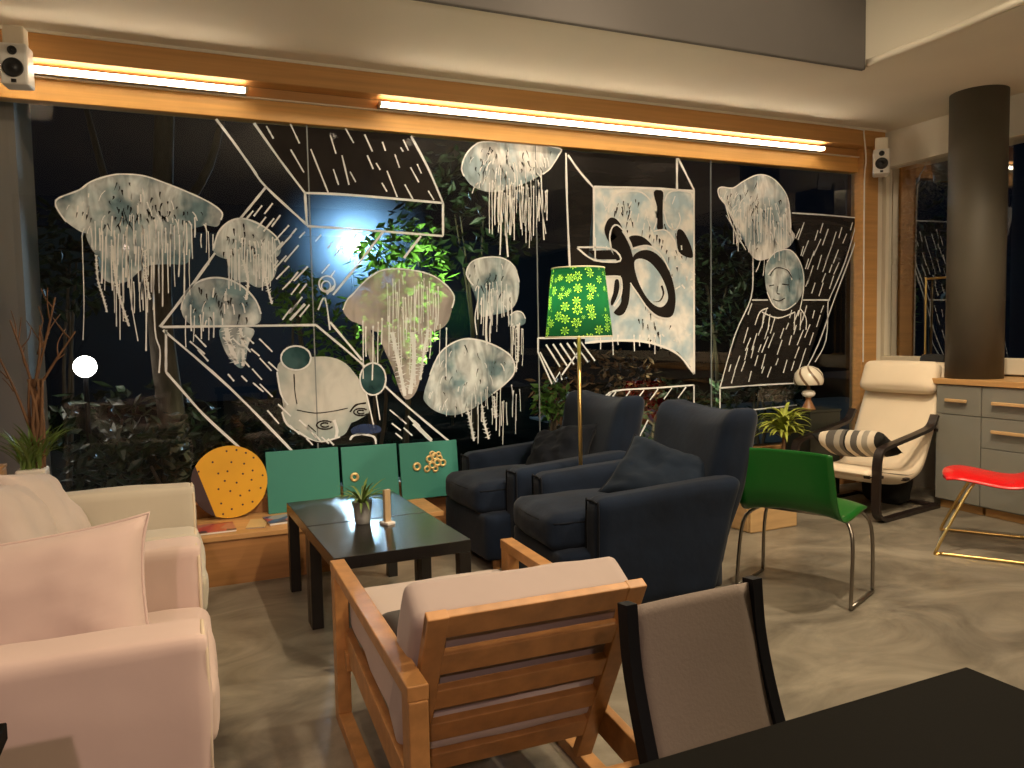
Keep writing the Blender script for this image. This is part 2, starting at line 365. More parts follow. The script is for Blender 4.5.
struct('wall_front', bx(-3.5, 5.6, GY - .04, GY + .16, -.1, .36), 'bench')
struct('trim_3', bx(-.97, 5.10, GY - .055, GY - .005, .345, .372), 'bench_top', bevel=.004)
# panes of the big window
xs = [-.97, .739, 2.231, 3.666, 5.10]
for i in range(4):
    bm = B(); vs = [bm.verts.new(p) for p in ((xs[i] + .003, GY, .365), (xs[i + 1] - .003, GY, .365), (xs[i + 1] - .003, GY, 2.62), (xs[i] + .003, GY, 2.62))]; bm.faces.new(vs)
    struct('window_%d' % (i + 1), bm, 'pane')
for i in (1, 2, 3): struct('trim_%d' % (3 + i), bx(xs[i] - .0035, xs[i] + .0035, GY - .003, GY + .006, .365, 2.58), 'silicone')
# pelmet
struct('trim_7', bx(-.97, 5.28, 4.60, 4.72, 2.722, CEIL), 'pelmet_dark', bevel=.004)
struct('trim_8', bx(-.97, 5.28, 4.712, 4.80, 2.54, 2.661), 'pelmet', bevel=.004)
struct('trim_9', bx(-.97, 5.28, 4.72, 4.80, 2.655, 2.722), 'pelmet_dark')
struct('trim_16', bx(-.97, 5.10, 4.692, 4.72, 2.653, 2.661), 'cream')
struct('trim_10', bx(-.97, 5.28, 4.592, 4.602, CEIL - .016, CEIL), 'plaster')
def strip_light(x0, x1, label):
    t = thing('strip_light', label, 'light', ((x0 + x1) / 2, 4.648, 2.668)); h = (x1 - x0) / 2
    obj('housing', bx(-h, h, .013, .064, -.004, .026), 'alu', t)
    d = B(); tube(d, [(-h + .01, 0, .014), (h - .01, 0, .014)], .0125, 12, smooth=False); obj('diffuser', d, 'tube', t, smooth=True)
    obj('end_cap', bx(-h - .004, -h + .008, -.014, .02, 0, .027), 'alu', t); obj('end_cap', bx(h - .008, h + .004, -.014, .02, 0, .027), 'alu', t)
strip_light(-.95, .40, 'glowing strip light in the wooden pelmet above the largest painted jellyfish')
strip_light(1.16, 4.68, 'long glowing strip light in the pelmet over the middle and far panes')
# corner posts
struct('trim_11', bx(5.105, 5.275, 4.66, 4.78, 0, 2.722), 'pelmet_dark', bevel=.004)
struct('trim_12', bx(5.275, 5.345, 4.68, 4.80, 0, CEIL), 'cream', bevel=.004)
struct('trim_13', bx(5.345, 5.46, 4.73, 4.80, 0, CEIL), 'cream', bevel=.006)
struct('wall_outside', bx(-1.9, -.775, 4.95, 5.5, -.3, 3.4), 'wall')
# right wall: parapet, window, beam
struct('wall_right', bx(5.40, 5.60, -3.2, 4.73, 0, .93), 'wall')
fr = B(); box(fr, 5.36, 5.44, -3.2, 4.73, .93, 1.045); box(fr, 5.37, 5.43, 4.665, 4.73, 1.045, 2.58); box(fr, 5.38, 5.43, 1.5, 1.56, 1.045, 2.58)
struct('trim_14', fr, 'cream', bevel=.005)
struct('trim_15', bx(5.345, 5.60, -3.2, 4.73, 2.58, CEIL), 'plaster')
bm = B(); bm.faces.new([bm.verts.new(p) for p in ((5.405, 1.56, 1.045), (5.405, 4.665, 1.045), (5.405, 4.665, 2.58), (5.405, 1.56, 2.58))])
struct('window_5', bm, 'pane')
bm = B(); bm.faces.new([bm.verts.new(p) for p in ((5.405, -3.2, 1.045), (5.405, 1.5, 1.045), (5.405, 1.5, 2.58), (5.405, -3.2, 2.58))])
struct('window_6', bm, 'pane')
col = thing('round_column', 'thick dark olive round column rising from the wooden counter to the ceiling', 'column', (5.065, 3.655, .917))
bm2 = B(); lathe(bm2, [(.178, 0), (.178, 1.0), (.178, CEIL - .917)], 56); obj('shaft', bm2, 'column', col, smooth=False)
for p in col.children[0].data.polygons: p.use_smooth = len(p.vertices) == 4

# ================================================================ drawer cabinets + counter
def handle(parent, y0, y1, z, nm='handle'):
    b = B(); box(b, -.036, -.016, y0, y1, z - .011, z + .011); box(b, -.018, .002, y0 + .03, y0 + .05, z - .006, z + .006); box(b, -.018, .002, y1 - .05, y1 - .03, z - .006, z + .006)
    obj(nm, b, 'oak_light', parent, bevel=.004)
def cabinet(y0, y1, label, low_door=False):
    c = thing('drawer_cabinet', label, 'cabinet', (4.90, y0, 0)); L = y1 - y0
    obj('body', bx(0, .49, .002, L - .002, .06, .876), 'cabinet', c); obj('plinth', bx(.03, .48, 0.01, L - .01, 0, .06), 'counter', c)
    if low_door: obj('door', bx(-.02, 0, .004, L - .004, .07, .668), 'cabinet', c, bevel=.003)
    for z0, z1, hz in ((.672, .872, .770), (.466, .668, .583), (.07, .462, .300))[:1 if low_door else 3]:
        d = obj('drawer', bx(-.02, 0, .004, L - .004, z0, z1), 'cabinet', c, bevel=.003)
        b = B(); h0 = .09
        box(b, -.056, -.036, h0, L - h0, hz - .011, hz + .011); box(b, -.038, -.02, h0 + .03, h0 + .05, hz - .006, hz + .006); box(b, -.038, -.02, L - h0 - .05, L - h0 - .03, hz - .006, hz + .006)
        obj('handle', b, 'oak_light', d, bevel=.004)
cabinet(3.465, 3.80, 'narrow grey drawer cabinet behind the ivory armchair, under the round column', True)
cabinet(2.66, 3.465, 'wide grey drawer cabinet with wooden handles behind the red chair')
cabinet(1.85, 2.655, 'grey drawer cabinet at the picture edge, nearest along the window counter')
prop(obj('countertop', bx(4.865, 5.398, 1.85, 3.86, .878, .917), 'counter', bevel=.004), 'long wooden countertop over the grey drawer cabinets', 'countertop')

# ================================================================ bench along the window
be = thing('window_bench', 'long low orange wood bench running under the painted window', 'bench', (0, 4.22, 0))
obj('front_panel', bx(-.95, 1.34, .01, .03, 0, .238), 'bench', be)
obj('seat_board', bx(-.95, 1.36, 0, .475, .238, .266), 'bench_top', be, bevel=.003)
obj('side_panel', bx(1.32, 1.345, .03, .47, 0, .238), 'bench', be)
obj('side_panel', bx(-.95, -.925, .03, .47, 0, .238), 'bench', be)

# ================================================================ window painting
def W(px, py, off=.002):
    d = V((px - CX, py - CY, FPX)); t = (GY - off) / RY.dot(d)
    return V((RX.dot(d) * t, GY - off, EYE + RZ.dot(d) * t))
def fill(bm, pts, off=.002, closed=True, n=5, mi=0):
    P = catmull([W(*p, off) for p in pts], n, True) if closed else [W(*p, off) for p in pts]
    f = bm.faces.new([bm.verts.new(p) for p in P]); f.material_index = mi
    bmesh.ops.triangulate(bm, faces=[f]); return bm
def stroke(bm, pts, wpx, off=.004, n=4, smooth=True, jit=.5, mi=0, taper=False):
    P = [W(*p, off) for p in pts]
    P = catmull(P, n) if smooth and len(P) > 2 else [P[0].lerp(P[-1], k / 6) for k in range(7)] if len(P) == 2 else P
    prev = None; N = len(P)
    for i, p in enumerate(P):
        d = P[min(i + 1, N - 1)] - P[max(i - 1, 0)]
        s = V((-d.z, 0, d.x)).normalized(); k = wpx * .0062 / 2 * (1 + jit * random.uniform(-.4, .4))
        if taper: k *= max(.15, 1 - (i / (N - 1)) ** 2)
        cur = (bm.verts.new(p + s * k), bm.verts.new(p - s * k))
        if prev: bm.faces.new((prev[0], prev[1], cur[1], cur[0])).material_index = mi
        prev = cur
    return bm
def drip(bm, x, y0, y1, wpx=1.2, off=.006, blob=True):
    x1 = x + random.uniform(-1.2, 1.2)
    stroke(bm, [(x, y0), ((x + x1) / 2 + random.uniform(-.7, .7), (y0 + y1) / 2), (x1, y1)], wpx, off, 5)
    if blob:
        bl = [(x + math.cos(a) * wpx * .75, y0 + math.sin(a) * wpx * 1.3) for a in (2 * pi * k / 7 for k in range(7))]; fill(bm, bl, off + .0005, n=2)
def frill(bm, pts, wpx, off=.005, step=2.6):
    """ragged tentacle: a spine with short side dabs"""
    P = [V((p[0], p[1], 0)) for p in pts]; P = catmull(P, 10); stroke(bm, [(p.x, p.y) for p in P[::3]] + [(P[-1].x, P[-1].y)], wpx * .45, off)
    acc = 0
    for a, b in zip(P, P[1:]):
        acc += (b - a).length
        if acc > step:
            acc = 0; d = (b - a).normalized(); t = V((-d.y, d.x, 0))
            for sgn in (-1, 1):
                k = wpx * random.uniform(.4, 1.0); e = a + t * sgn * k * .8 - d * random.uniform(-.5, 2.5)
                stroke(bm, [(a.x, a.y), (e.x, e.y)], 1.3, off + .0004, taper=True)
def jelly(label, bell, fillmat='p_bell', linemat='p_line', outline=1.6, drips=(), frills=(), scrib=0, veil=None, dark=0, seed=0, lines=()):
    random.seed(seed)
    bm = B(); fill(bm, bell)
    t = obj('jellyfish_painting', bm, fillmat); prop(t, label, 'window painting')
    cx = sum(p[0] for p in bell) / len(bell); cy = sum(p[1] for p in bell) / len(bell)
    b = B(); low = max(p[1] for p in bell); run = []; cut = cy + .45 * (low - cy); k0 = max(range(len(bell)), key=lambda q: bell[q][1])
    for q in range(len(bell) + 1):
        p = bell[(k0 + q) % len(bell)]
        if p[1] < cut: run.append(p)
        elif run:
            if len(run) > 2: stroke(b, run, outline, .004)
            run = []
    for k in range(scrib):
        i = random.randrange(len(bell)); p = V((*bell[i], 0)).lerp(V((cx, cy, 0)), random.uniform(.10, .9)); sd = 1 if p.x > cx else -1
        L = random.uniform(4, 11); c = sd * random.uniform(.1, .8) * min(1, abs(p.x - cx) / 20)
        stroke(b, [(p.x, p.y), (p.x + c * L * .5, p.y + L * .4), (p.x + c * L * .8, p.y + L)], random.uniform(.5, 1.3), .0045)
    obj('outline', b, linemat, t)
    if dark:
        b = B()
        for k in range(dark):
            i = random.randrange(len(bell)); p = V((*bell[i], 0)).lerp(V((cx, cy, 0)), random.uniform(.12, .9)); L = random.uniform(3, 9); q = random.uniform(-.5, .5)
            stroke(b, [(p.x, p.y), (p.x + q * L * .5 + random.uniform(-1, 1), p.y + L / 2), (p.x + q * L, p.y + L)], random.uniform(.6, 1.7), .0035, taper=True)
        obj('dark_brushmark', b, 'p_smoke', t)
    b = B()
    if veil:
        for pts in veil: fill(b, pts, .003)
        obj('veil', b, 'p_thin' if fillmat == 'p_thin' else fillmat, t); b = B()
    for x0, x1, ya, yb, la, lb, n, wp in drips:
        for k in range(n):
            x = x0 + (x1 - x0) * (k + random.uniform(.15, .85)) / n; y = random.uniform(ya, yb); drip(b, x, y, y + random.uniform(la, lb), wp * random.uniform(.7, 1.3))
    for l, wp in lines: stroke(b, l, wp, .006)
    for pts, wp in frills: frill(b, pts, wp)
    obj('tentacles', b, linemat, t)
    return t
z2 = lambda pts: [(x * .2605, 100 + y * .2605) for x, y in pts]
jelly('largest white painted jellyfish, with long dripping tentacles, above the beige armchairs',
      z2([(213, 398), (228, 375), (305, 345), (350, 313), (430, 288), (490, 285), (560, 293), (650, 325), (740, 362), (812, 398), (852, 432), (848, 460), (832, 486), (780, 480), (720, 500), (650, 520), (560, 520), (470, 530), (400, 520), (330, 512), (300, 500), (255, 468), (228, 432)]),
      'p_bell', 'p_white', 1.4, drips=[(88, 215, 216, 236, 12, 34, 30, 1.0), (100, 190, 228, 262, 30, 75, 22, 1.0), (112, 160, 250, 285, 20, 60, 10, .9)], dark=70, scrib=40, seed=1,
      veil=[z2([(335, 505), (420, 470), (560, 480), (700, 470), (735, 500), (725, 620), (640, 630), (560, 640), (480, 700), (400, 690), (370, 600), (345, 560)])],
      frills=[([(96, 255), (98, 280), (103, 297), (107, 312)], 3), ([(112, 245), (116, 280), (122, 305), (129, 326)], 4), ([(145, 250), (146, 275), (150, 300)], 3)],
      lines=[([(128, 255), (131, 300), (138, 341)], 1.1), ([(141, 250), (146, 300), (146, 351)], 1.2), ([(153, 262), (155, 330), (160, 350), (159, 373)], 1.3), ([(82, 235), (84, 300), (83, 340)], .7)])
z6 = lambda pts: [(200 + x * .2605, 100 + y * .2605) for x, y in pts]
z7 = lambda pts: [(200 + x * .2605, 280 + y * .2605) for x, y in pts]
z9 = lambda pts: [(420 + x * .2605, 100 + y * .2605) for x, y in pts]
z10 = lambda pts: [(420 + x * .2605, 260 + y * .2605) for x, y in pts]
jelly('small grey painted jellyfish between the largest jellyfish and the slanting painted box',
      z6([(52, 570), (70, 510), (110, 468), (165, 455), (230, 478), (290, 522), (311, 562), (298, 600), (240, 615), (170, 618), (100, 610), (62, 595)]), drips=[(226, 276, 238, 258, 20, 45, 22, 1.0)], dark=30, scrib=10, seed=2,
      frills=[([(243, 260), (248, 280), (246, 300)], 5), ([(262, 258), (266, 280), (272, 304)], 4)], veil=[z6([(105, 600), (180, 570), (290, 600), (285, 680), (230, 720), (180, 700), (130, 690)])])
jelly('grey painted jellyfish sitting on the top line of the lower painted box',
      z7([(-72, 115), (-60, 60), (-20, 15), (40, -8), (110, -2), (170, 30), (215, 80), (234, 130), (225, 165), (170, 178), (90, 182), (0, 180), (-50, 160)]), dark=26, scrib=12, seed=3,
      drips=[(184, 216, 298, 320, 18, 36, 7, 1.0)], frills=[([(226, 328), (230, 345), (237, 364)], 9), ([(240, 328), (243, 345), (243, 366)], 6)], veil=[z7([(80, 183), (205, 188), (185, 250), (170, 330), (140, 330), (95, 270)])])
jelly('thin pinkish painted jellyfish with a broad bell, lit from behind by the bright garden lamp',
      [(343, 310), (347, 300), (353, 294), (361, 285), (370, 277), (383, 270), (403, 269), (429, 274), (445, 284), (454, 296), (452, 308), (448, 322), (438, 330), (420, 332), (400, 329), (378, 332), (362, 325), (350, 320)],
      'p_thin', 'p_line', 1.5, drips=[(385, 440, 276, 300, 25, 55, 20, 1.0), (360, 448, 318, 330, 15, 60, 18, 1.0)], scrib=8, seed=4,
      frills=[([(392, 332), (398, 360), (405, 396)], 8), ([(412, 332), (414, 360), (410, 394)], 9), ([(428, 330), (424, 352), (420, 380)], 6)], veil=[[(382, 330), (430, 328), (424, 360), (416, 392), (404, 398), (393, 370)], [(362, 326), (370, 328), (376, 362), (371, 364)]])
jelly('pale painted jellyfish with a tall narrow bell, left of the green lampshade top',
      z9([(178, 662), (200, 620), (262, 603), (322, 609), (364, 642), (381, 700), (372, 772), (340, 810), (280, 825), (235, 830), (222, 780), (205, 712), (188, 690)]), 'p_bell', 'p_line', 1.5,
      drips=[(478, 512, 280, 300, 22, 48, 14, 1.0)], dark=14, scrib=16, seed=5, lines=[([(478, 300), (475, 318), (477, 335)], 1.2), ([(487, 310), (486, 330), (487, 345)], 2.2), ([(493, 310), (490, 328), (490, 342)], 1.6)])
jelly('tiniest painted jellyfish, hanging right under the tall narrow one',
      z10([(338, 240), (345, 212), (368, 197), (392, 202), (405, 225), (400, 246), (372, 254), (348, 250)]), 'p_bell', 'p_line', 1.2, drips=[(510, 524, 322, 330, 16, 40, 8, .9)], seed=6, frills=[([(517, 324), (518, 345), (516, 372)], 3)])
jelly('pale hat-shaped painted jellyfish just above the far blue armchair and teal boards',
      z10([(14, 518), (38, 440), (70, 368), (110, 328), (170, 303), (240, 311), (310, 340), (355, 378), (362, 430), (332, 470), (282, 512), (232, 552), (180, 582), (120, 596), (60, 580), (22, 548)]), 'p_bell', 'p_line', 1.8,
      drips=[(470, 522, 385, 405, 12, 50, 16, .9), (440, 520, 400, 410, 6, 30, 8, .8)], dark=16, scrib=22, seed=7, frills=[([(467, 408), (471, 425), (474, 441)], 5), ([(482, 405), (484, 422), (489, 439)], 5), ([(494, 396), (495, 410), (496, 418)], 4)])
jelly('bright white painted jellyfish touching the pelmet, straight above the green lampshade',
      z9([(160, 262), (175, 212), (212, 172), (250, 160), (340, 163), (440, 172), (537, 186), (532, 212), (500, 262), (470, 285), (402, 320), (330, 345), (262, 353), (202, 331), (170, 293)]), 'p_bell_bright', 'p_white', 1.6,
      drips=[(488, 532, 168, 190, 20, 50, 16, .9), (492, 548, 180, 200, 20, 50, 26, 1.0)], dark=50, scrib=50, seed=8,
      lines=[([(500, 185), (501, 220), (500, 255)], 1.6), ([(507, 185), (506, 225), (508, 257)], 2.0), ([(521, 180), (522, 210), (521, 229)], 1.4), ([(526, 178), (526, 215), (526, 243)], 1.2), ([(512, 185), (511, 210), (510, 235)], 2.6), ([(541, 170), (542, 200), (544, 240)], 1.4), ([(538, 180), (541, 205), (546, 234)], 1.2)])

def lines(parent_name, label, strokes, wpx=2.2, m='p_line', blacks=(), smokes=(), dashes=(), extra=None, seed=0):
    random.seed(seed); b = B()
    for s in strokes: stroke(b, s, wpx, .004)
    t = prop(obj(parent_name, b, m), label, 'window painting')
    if blacks or smokes:
        b = B()
        for p in blacks: fill(b, p, .0015, closed=False)
        for p in smokes: fill(b, p, .0015, closed=False, mi=1)
        obj('dark_panel', b, ['p_black', 'p_smoke'], t)
    if dashes:
        b = B()
        for (a, c) in dashes: stroke(b, [a, c], 1.5, .005)
        obj('dash_pattern', b, m, t)
    return t
def rain(poly, n, L, ang, rs, dj=.08):
    """short dashes at one slant inside a pixel polygon"""
    rn = random.Random(rs); out = []; xs_ = [p[0] for p in poly]; ys_ = [p[1] for p in poly]
    def inside(x, y):
        c = False; j = len(poly) - 1
        for i in range(len(poly)):
            (xi, yi), (xj, yj) = poly[i], poly[j]
            if (yi > y) != (yj > y) and x < (xj - xi) * (y - yi) / (yj - yi) + xi: c = not c
            j = i
        return c
    tries = 0
    while len(out) < n and tries < 6000:
        tries += 1; x, y = rn.uniform(min(xs_), max(xs_)), rn.uniform(min(ys_), max(ys_)); l = rn.uniform(*L); a = ang + rn.uniform(-dj, dj); e = (x + l * math.cos(a), y + l * math.sin(a))
        if inside(x, y) and inside(*e) and all(abs(x - o[0][0]) + .5 * abs(y - o[0][1]) > 7 for o in out): out.append(((x, y), e))
    return out
topA = [(254, 123), (411, 135), (443, 203), (305, 193)]
z6d = [((255, 100), (282, 148)), ((347, 92), (382, 167)), ((348, 190), (399, 278)), ((425, 188), (492, 355)), ((500, 135), (522, 206)), ((545, 212), (572, 326)), ((512, 265), (532, 326)), ((558, 108), (590, 165)), ((632, 132), (662, 198)), ((642, 212), (665, 265)), ((676, 242), (692, 268)), ((700, 160), (712, 195)), ((748, 208), (766, 260)), ((718, 272), (757, 372)), ((698, 318), (718, 352)), ((786, 324), (818, 382)), ((808, 258), (840, 316)), ((834, 246), (850, 282)), ((780, 152), (800, 194)), ((876, 348), (898, 384)), ((576, 275), (598, 315)), ((770, 182), (780, 198))]
sl = [(265, 187), (305, 225), (312, 300), (316, 324), (165, 326)]
lines('box_painting', 'white outlined painted box with a dark dashed lid, right below the pelmet',
      [[(216, 119), (232, 140), (252, 168), (266, 187), (306, 224)], [(254, 123), (280, 160), (305, 193)], topA[:0] or [(305, 193), (350, 195), (443, 203)], [(411, 136), (428, 168), (443, 203)], [(443, 203), (443, 236)], [(305, 193), (307, 226)],
       [(307, 226), (335, 228), (365, 230), (443, 236)], [(266, 187), (240, 219)], [(215, 253), (190, 288), (160, 327)], [(383, 232), (355, 268), (333, 295)], [(421, 236), (404, 258)], [(290, 320), (305, 304)]], 2.3, blacks=[topA],
      dashes=[tuple((200 + x * .2605, 100 + y * .2605) for x, y in d) for d in z6d] + rain([(264, 192), (306, 228), (314, 320), (275, 322), (270, 250), (246, 218)], 24, (8, 22), 2.28, 4) + rain([(312, 230), (375, 234), (325, 300)], 9, (7, 14), 2.25, 5), seed=11)
lowbox = [(162, 327), (316, 325), (447, 440), (290, 456)]
lines('box_painting', 'white outlined painted box with long diagonal edges behind the teal boards',
      [[(162, 327), (240, 326), (316, 325)], [(316, 325), (360, 362), (400, 400), (450, 442)], [(163, 330), (230, 388), (297, 456)], [(166, 330), (166, 372)], [(166, 372), (180, 388), (205, 416), (240, 448)], [(330, 322), (352, 348), (362, 360)], [(408, 416), (432, 440)], [(413, 424), (433, 443)]], 2.2,
      smokes=[], dashes=rain([(172, 330), (262, 328), (290, 360), (285, 400), (320, 440), (300, 446)], 24, (8, 20), .78, 6) + rain([(385, 400), (440, 436), (395, 440)], 6, (8, 16), .72, 8) + rain([(310, 432), (360, 444), (330, 450), (300, 448)], 4, (8, 14), .75, 9), seed=12)
# round creature with two stalk eyes
random.seed(21)
b = B(); fill(b, [(277, 372), (280, 362), (291, 359), (310, 357), (330, 357), (345, 363), (356, 375), (362, 385), (368, 398), (369, 412), (358, 420), (350, 424), (345, 434), (330, 440), (318, 442), (304, 437), (297, 429), (286, 424), (282, 412), (287, 405), (280, 392)])
fr_ = prop(obj('creature_painting', b, 'p_frog'), 'round grey-green painted creature with two dark bulging eyes, above the teal boards', 'window painting')
for ex, ey, rx, ry in ((296, 358, 15, 12), (373, 379, 13, 16)):
    e = B(); fill(e, [(ex + rx * math.cos(a), ey + ry * math.sin(a)) for a in (2 * pi * k / 12 for k in range(12))], .005); eo = obj('eye', e, 'p_eye', fr_)
    e = B(); stroke(e, [(ex + rx * math.cos(a), ey + ry * math.sin(a)) for a in (2 * pi * k / 12 for k in range(13))], 1.6, .006)
    obj('eye_rim', e, 'p_line', eo)
b = B(); stroke(b, [(277, 372), (281, 394), (288, 405)], 1.6); stroke(b, [(282, 412), (287, 424), (300, 433), (318, 442), (340, 437)], 1.8); stroke(b, [(366, 392), (372, 418), (374, 428)], 1.4); stroke(b, [(376, 394), (380, 420)], 1.2)
obj('outline', b, 'p_line', fr_)
b = B(); stroke(b, [(294, 374), (295, 392), (297, 404)], 1.0, .0045); stroke(b, [(297, 410), (315, 413), (334, 411), (348, 408)], .9, .0045)
for sx_, sy_, sr_ in ((325, 425, 7), (361, 412, 6)):
    for q_ in (1, .5): stroke(b, [(sx_ + sr_ * q_ * 1.2 * math.cos(a), sy_ + sr_ * q_ * .6 * math.sin(a)) for a in (.4 + 5.2 * k / 10 for k in range(11))], 1.4, .0045)
stroke(b, [(350, 412), (356, 405), (366, 403)], 1.8, .0045); stroke(b, [(300, 436), (322, 443), (346, 436)], 1.3, .0045); stroke(b, [(308, 425), (316, 432)], 1.0, .0045)
obj('dark_brushmark', b, 'p_black', fr_)
b = B(); fill(b, [(352, 428), (364, 424), (379, 426), (380, 432), (366, 434), (353, 434)], .005); obj('blue_patch', b, 'p_blue', fr_)
b = B(); stroke(b, [(334, 420), (337, 430), (336, 438)], 3, .005); stroke(b, [(350, 440), (353, 436), (362, 434), (374, 437), (376, 444)], 2, .005); obj('light_dab', b, 'p_line', fr_)
# swirl under the garden lamp
b = B(); stroke(b, [(327 + 8 * math.cos(a), 284 + 8 * math.sin(a)) for a in (2 * pi * k / 12 for k in range(13))], 1.6); stroke(b, [(326 + 4.5 * math.cos(a), 286 + 5 * math.sin(a)) for a in (2 * pi * k / 12 for k in range(13))], 1.4); stroke(b, [(318, 310), (325, 298), (330, 330)], 1.6)
prop(obj('swirl_painting', b, 'p_line'), 'small painted ring swirl just below the bright garden lamp', 'window painting')
# box with the big black knot sign
zc = lambda pts: [(560 + x * .15625, 150 + y * .15625) for x, y in pts]
zd = lambda pts: [(560 + x * .15625, 250 + y * .15625) for x, y in pts]
random.seed(31); b = B(); fill(b, [(594, 188), (694, 190), (694, 374), (690, 366), (678, 352), (664, 346), (648, 342), (630, 340), (606, 341), (585, 343), (585, 300), (594, 262)], closed=False)
pn = prop(obj('panel_painting', b, 'p_panel'), 'tall chalky white painted panel carrying a thick black knotted sign, right of the green lampshade', 'window painting')
b = B(); fill(b, [(567, 156), (594, 188), (594, 262), (585, 300), (572, 272)], .0015, closed=False); fill(b, [(568, 152), (678, 158), (679, 190), (594, 187)], .0015, closed=False, mi=1); fill(b, [(679, 158), (692, 189), (679, 190)], .0015, closed=False, mi=1); obj('dark_panel', b, ['p_smoke', 'p_smoke'], pn)
b = B()
for s in ([(566, 153), (567, 200), (570, 272)], [(568, 155), (580, 172), (594, 188)], [(594, 187), (645, 188), (694, 191)], [(677, 158), (677, 190)], [(678, 158), (687, 176), (694, 190)], [(694, 190), (694, 280), (694, 374)], [(594, 188), (594, 255)], [(585, 343), (606, 341), (640, 341), (664, 347), (680, 356), (694, 374)]): stroke(b, s, 2.6, .005)
for x in (600, 612, 618, 634, 640, 649, 655, 660): drip(b, x, 336, 336 + random.uniform(8, 24), 1.3)
obj('outline', b, 'p_white', pn)
def knot(bm, off=.006):
    fill(bm, zc([(330, 515), (352, 490), (385, 510), (420, 560), (450, 625), (470, 700), (482, 770), (470, 860), (450, 830), (400, 800), (392, 750), (350, 685), (328, 600)]), off)
    fill(bm, zc([(285, 500), (312, 440), (350, 436), (385, 470), (402, 515), (372, 482), (340, 480), (318, 520), (312, 565), (322, 600), (296, 555)]), off)
    fill(bm, zc([(440, 562), (485, 546), (540, 562), (588, 612), (525, 603), (466, 625)]), off)
    fill(bm, zd([(70, -20), (120, 5), (215, 72), (385, 76), (400, 20), (480, 60), (480, 170), (390, 165), (255, 165), (240, 130), (75, 130)]), off - .0005, closed=False)
    fill(bm, zd([(392, 120), (480, 120), (452, 205), (446, 290), (436, 350), (410, 405), (375, 420), (345, 402), (352, 388), (388, 340), (402, 260)]), off - .0003)
    fill(bm, zd([(352, 195), (375, 192), (380, 240), (365, 300), (335, 355), (325, 330), (345, 260)]), off)
    ring = [(462, 60), (500, 12), (560, 0), (622, 28), (682, 100), (722, 200), (740, 310), (727, 405), (690, 432), (622, 416), (560, 362), (500, 275), (450, 200)]
    fill(bm, zd(ring), off + .0003)
    fill(bm, zc([(180, 645), (325, 640), (360, 700), (240, 700)]), off, closed=False)
b = B(); knot(b); so = obj('black_sign', b, 'p_black', pn)
b = B(); fill(b, zd([(475, 82), (510, 55), (570, 75), (630, 140), (672, 220), (692, 300), (676, 346), (640, 366), (588, 340), (540, 280), (495, 185)]), .0072); obj('sign_opening', b, 'p_panel', so)
b = B(); stroke(b, zd([(650, 228), (662, 278), (640, 325), (598, 332)]), 2.6, .0078, taper=True); obj('sign_crescent', b, 'p_black', so)
b = B()
for s in ([(330, 640), (318, 560), (335, 495), (370, 482), (420, 535), (450, 592), (466, 640)], [(470, 630), (560, 612), (640, 660), (700, 768)], [(110, 625), (220, 705), (385, 710), (330, 632), (110, 622)], [(225, 560), (225, 700)]): stroke(b, zc(s), 2.0, .0075)
for s in ([(260, 172), (370, 168), (395, 200), (390, 290), (345, 360)], [(450, 210), (500, 285), (560, 372), (622, 426), (690, 442)]): stroke(b, zd(s), 1.8, .0075)
obj('sign_edge', b, 'p_white', pn)
b = B()
for s in ([(310, 400), (315, 350), (360, 290), (430, 265), (520, 270), (590, 340), (620, 430), (600, 510)], [(670, 330), (690, 280), (740, 260), (830, 270), (850, 300)], [(665, 390), (690, 480), (740, 510), (770, 450), (760, 400)], [(600, 520), (680, 515), (740, 600), (720, 680)]): stroke(b, zc(s), 1.8, .0045)
random.seed(33)
for k in range(26):
    x, y = random.uniform(600, 690), random.uniform(195, 250); stroke(b, [(x, y), (x + random.uniform(-3, 3), y + random.uniform(4, 9))], random.uniform(.8, 2), .0045)
for k in range(34):
    x, y = random.uniform(640, 692), random.uniform(250, 345); stroke(b, [(x, y), (x + random.uniform(-5, 5), y + random.uniform(-4, 5))], random.uniform(.8, 2.2), .0045)
obj('white_brushmark', b, 'p_white', pn)
b = B()
for cx_, cy_, n in ((628, 212, 22), (668, 235, 14), (676, 250, 8), (650, 330, 16), (665, 262, 10)):
    for k in range(n):
        x, y = cx_ + random.gauss(0, 9), cy_ + random.gauss(0, 8); stroke(b, [(x, y), (x + random.uniform(-2, 2), y + random.uniform(3, 8))], random.uniform(.7, 2.2), .0042, taper=True)
fill(b, zc([(600, 270), (660, 270), (650, 400), (660, 500), (620, 500), (630, 400)]), .0042); fill(b, zc([(750, 520), (790, 520), (840, 620), (845, 690), (760, 650)]), .0042)
obj('dark_brushmark', b, 'p_black', pn)
# striped flap and lower box edges
b = B()
for k in range(7):
    x = 539 + k * 7; stroke(b, [(x, 345 - k * .5), (x + 14, 368 - k * 1.2)] if k else [(540, 352), (556, 382)], 2.0)
for s in ([(538, 338), (538, 352), (552, 384), (560, 372), (562, 380)], [(538, 338), (585, 338)], [(562, 375), (578, 352)]): stroke(b, s, 2.0, smooth=False)
prop(obj('flap_painting', b, 'p_line'), 'striped white painted flap behind the floor lamp pole', 'window painting')
b = B()
for s in ([(603, 400), (614, 391), (655, 388), (694, 385)], [(694, 385), (694, 414)], [(604, 401), (612, 392)], [(640, 436), (648, 420)]): stroke(b, s, 2.0)
for k in range(6): stroke(b, [(616 + k * 14, 392 - k), (608 + k * 14, 403 - k)], 1.6)
prop(obj('rim_painting', b, 'p_line'), 'white painted rim lines just above the backs of the blue armchairs', 'window painting')
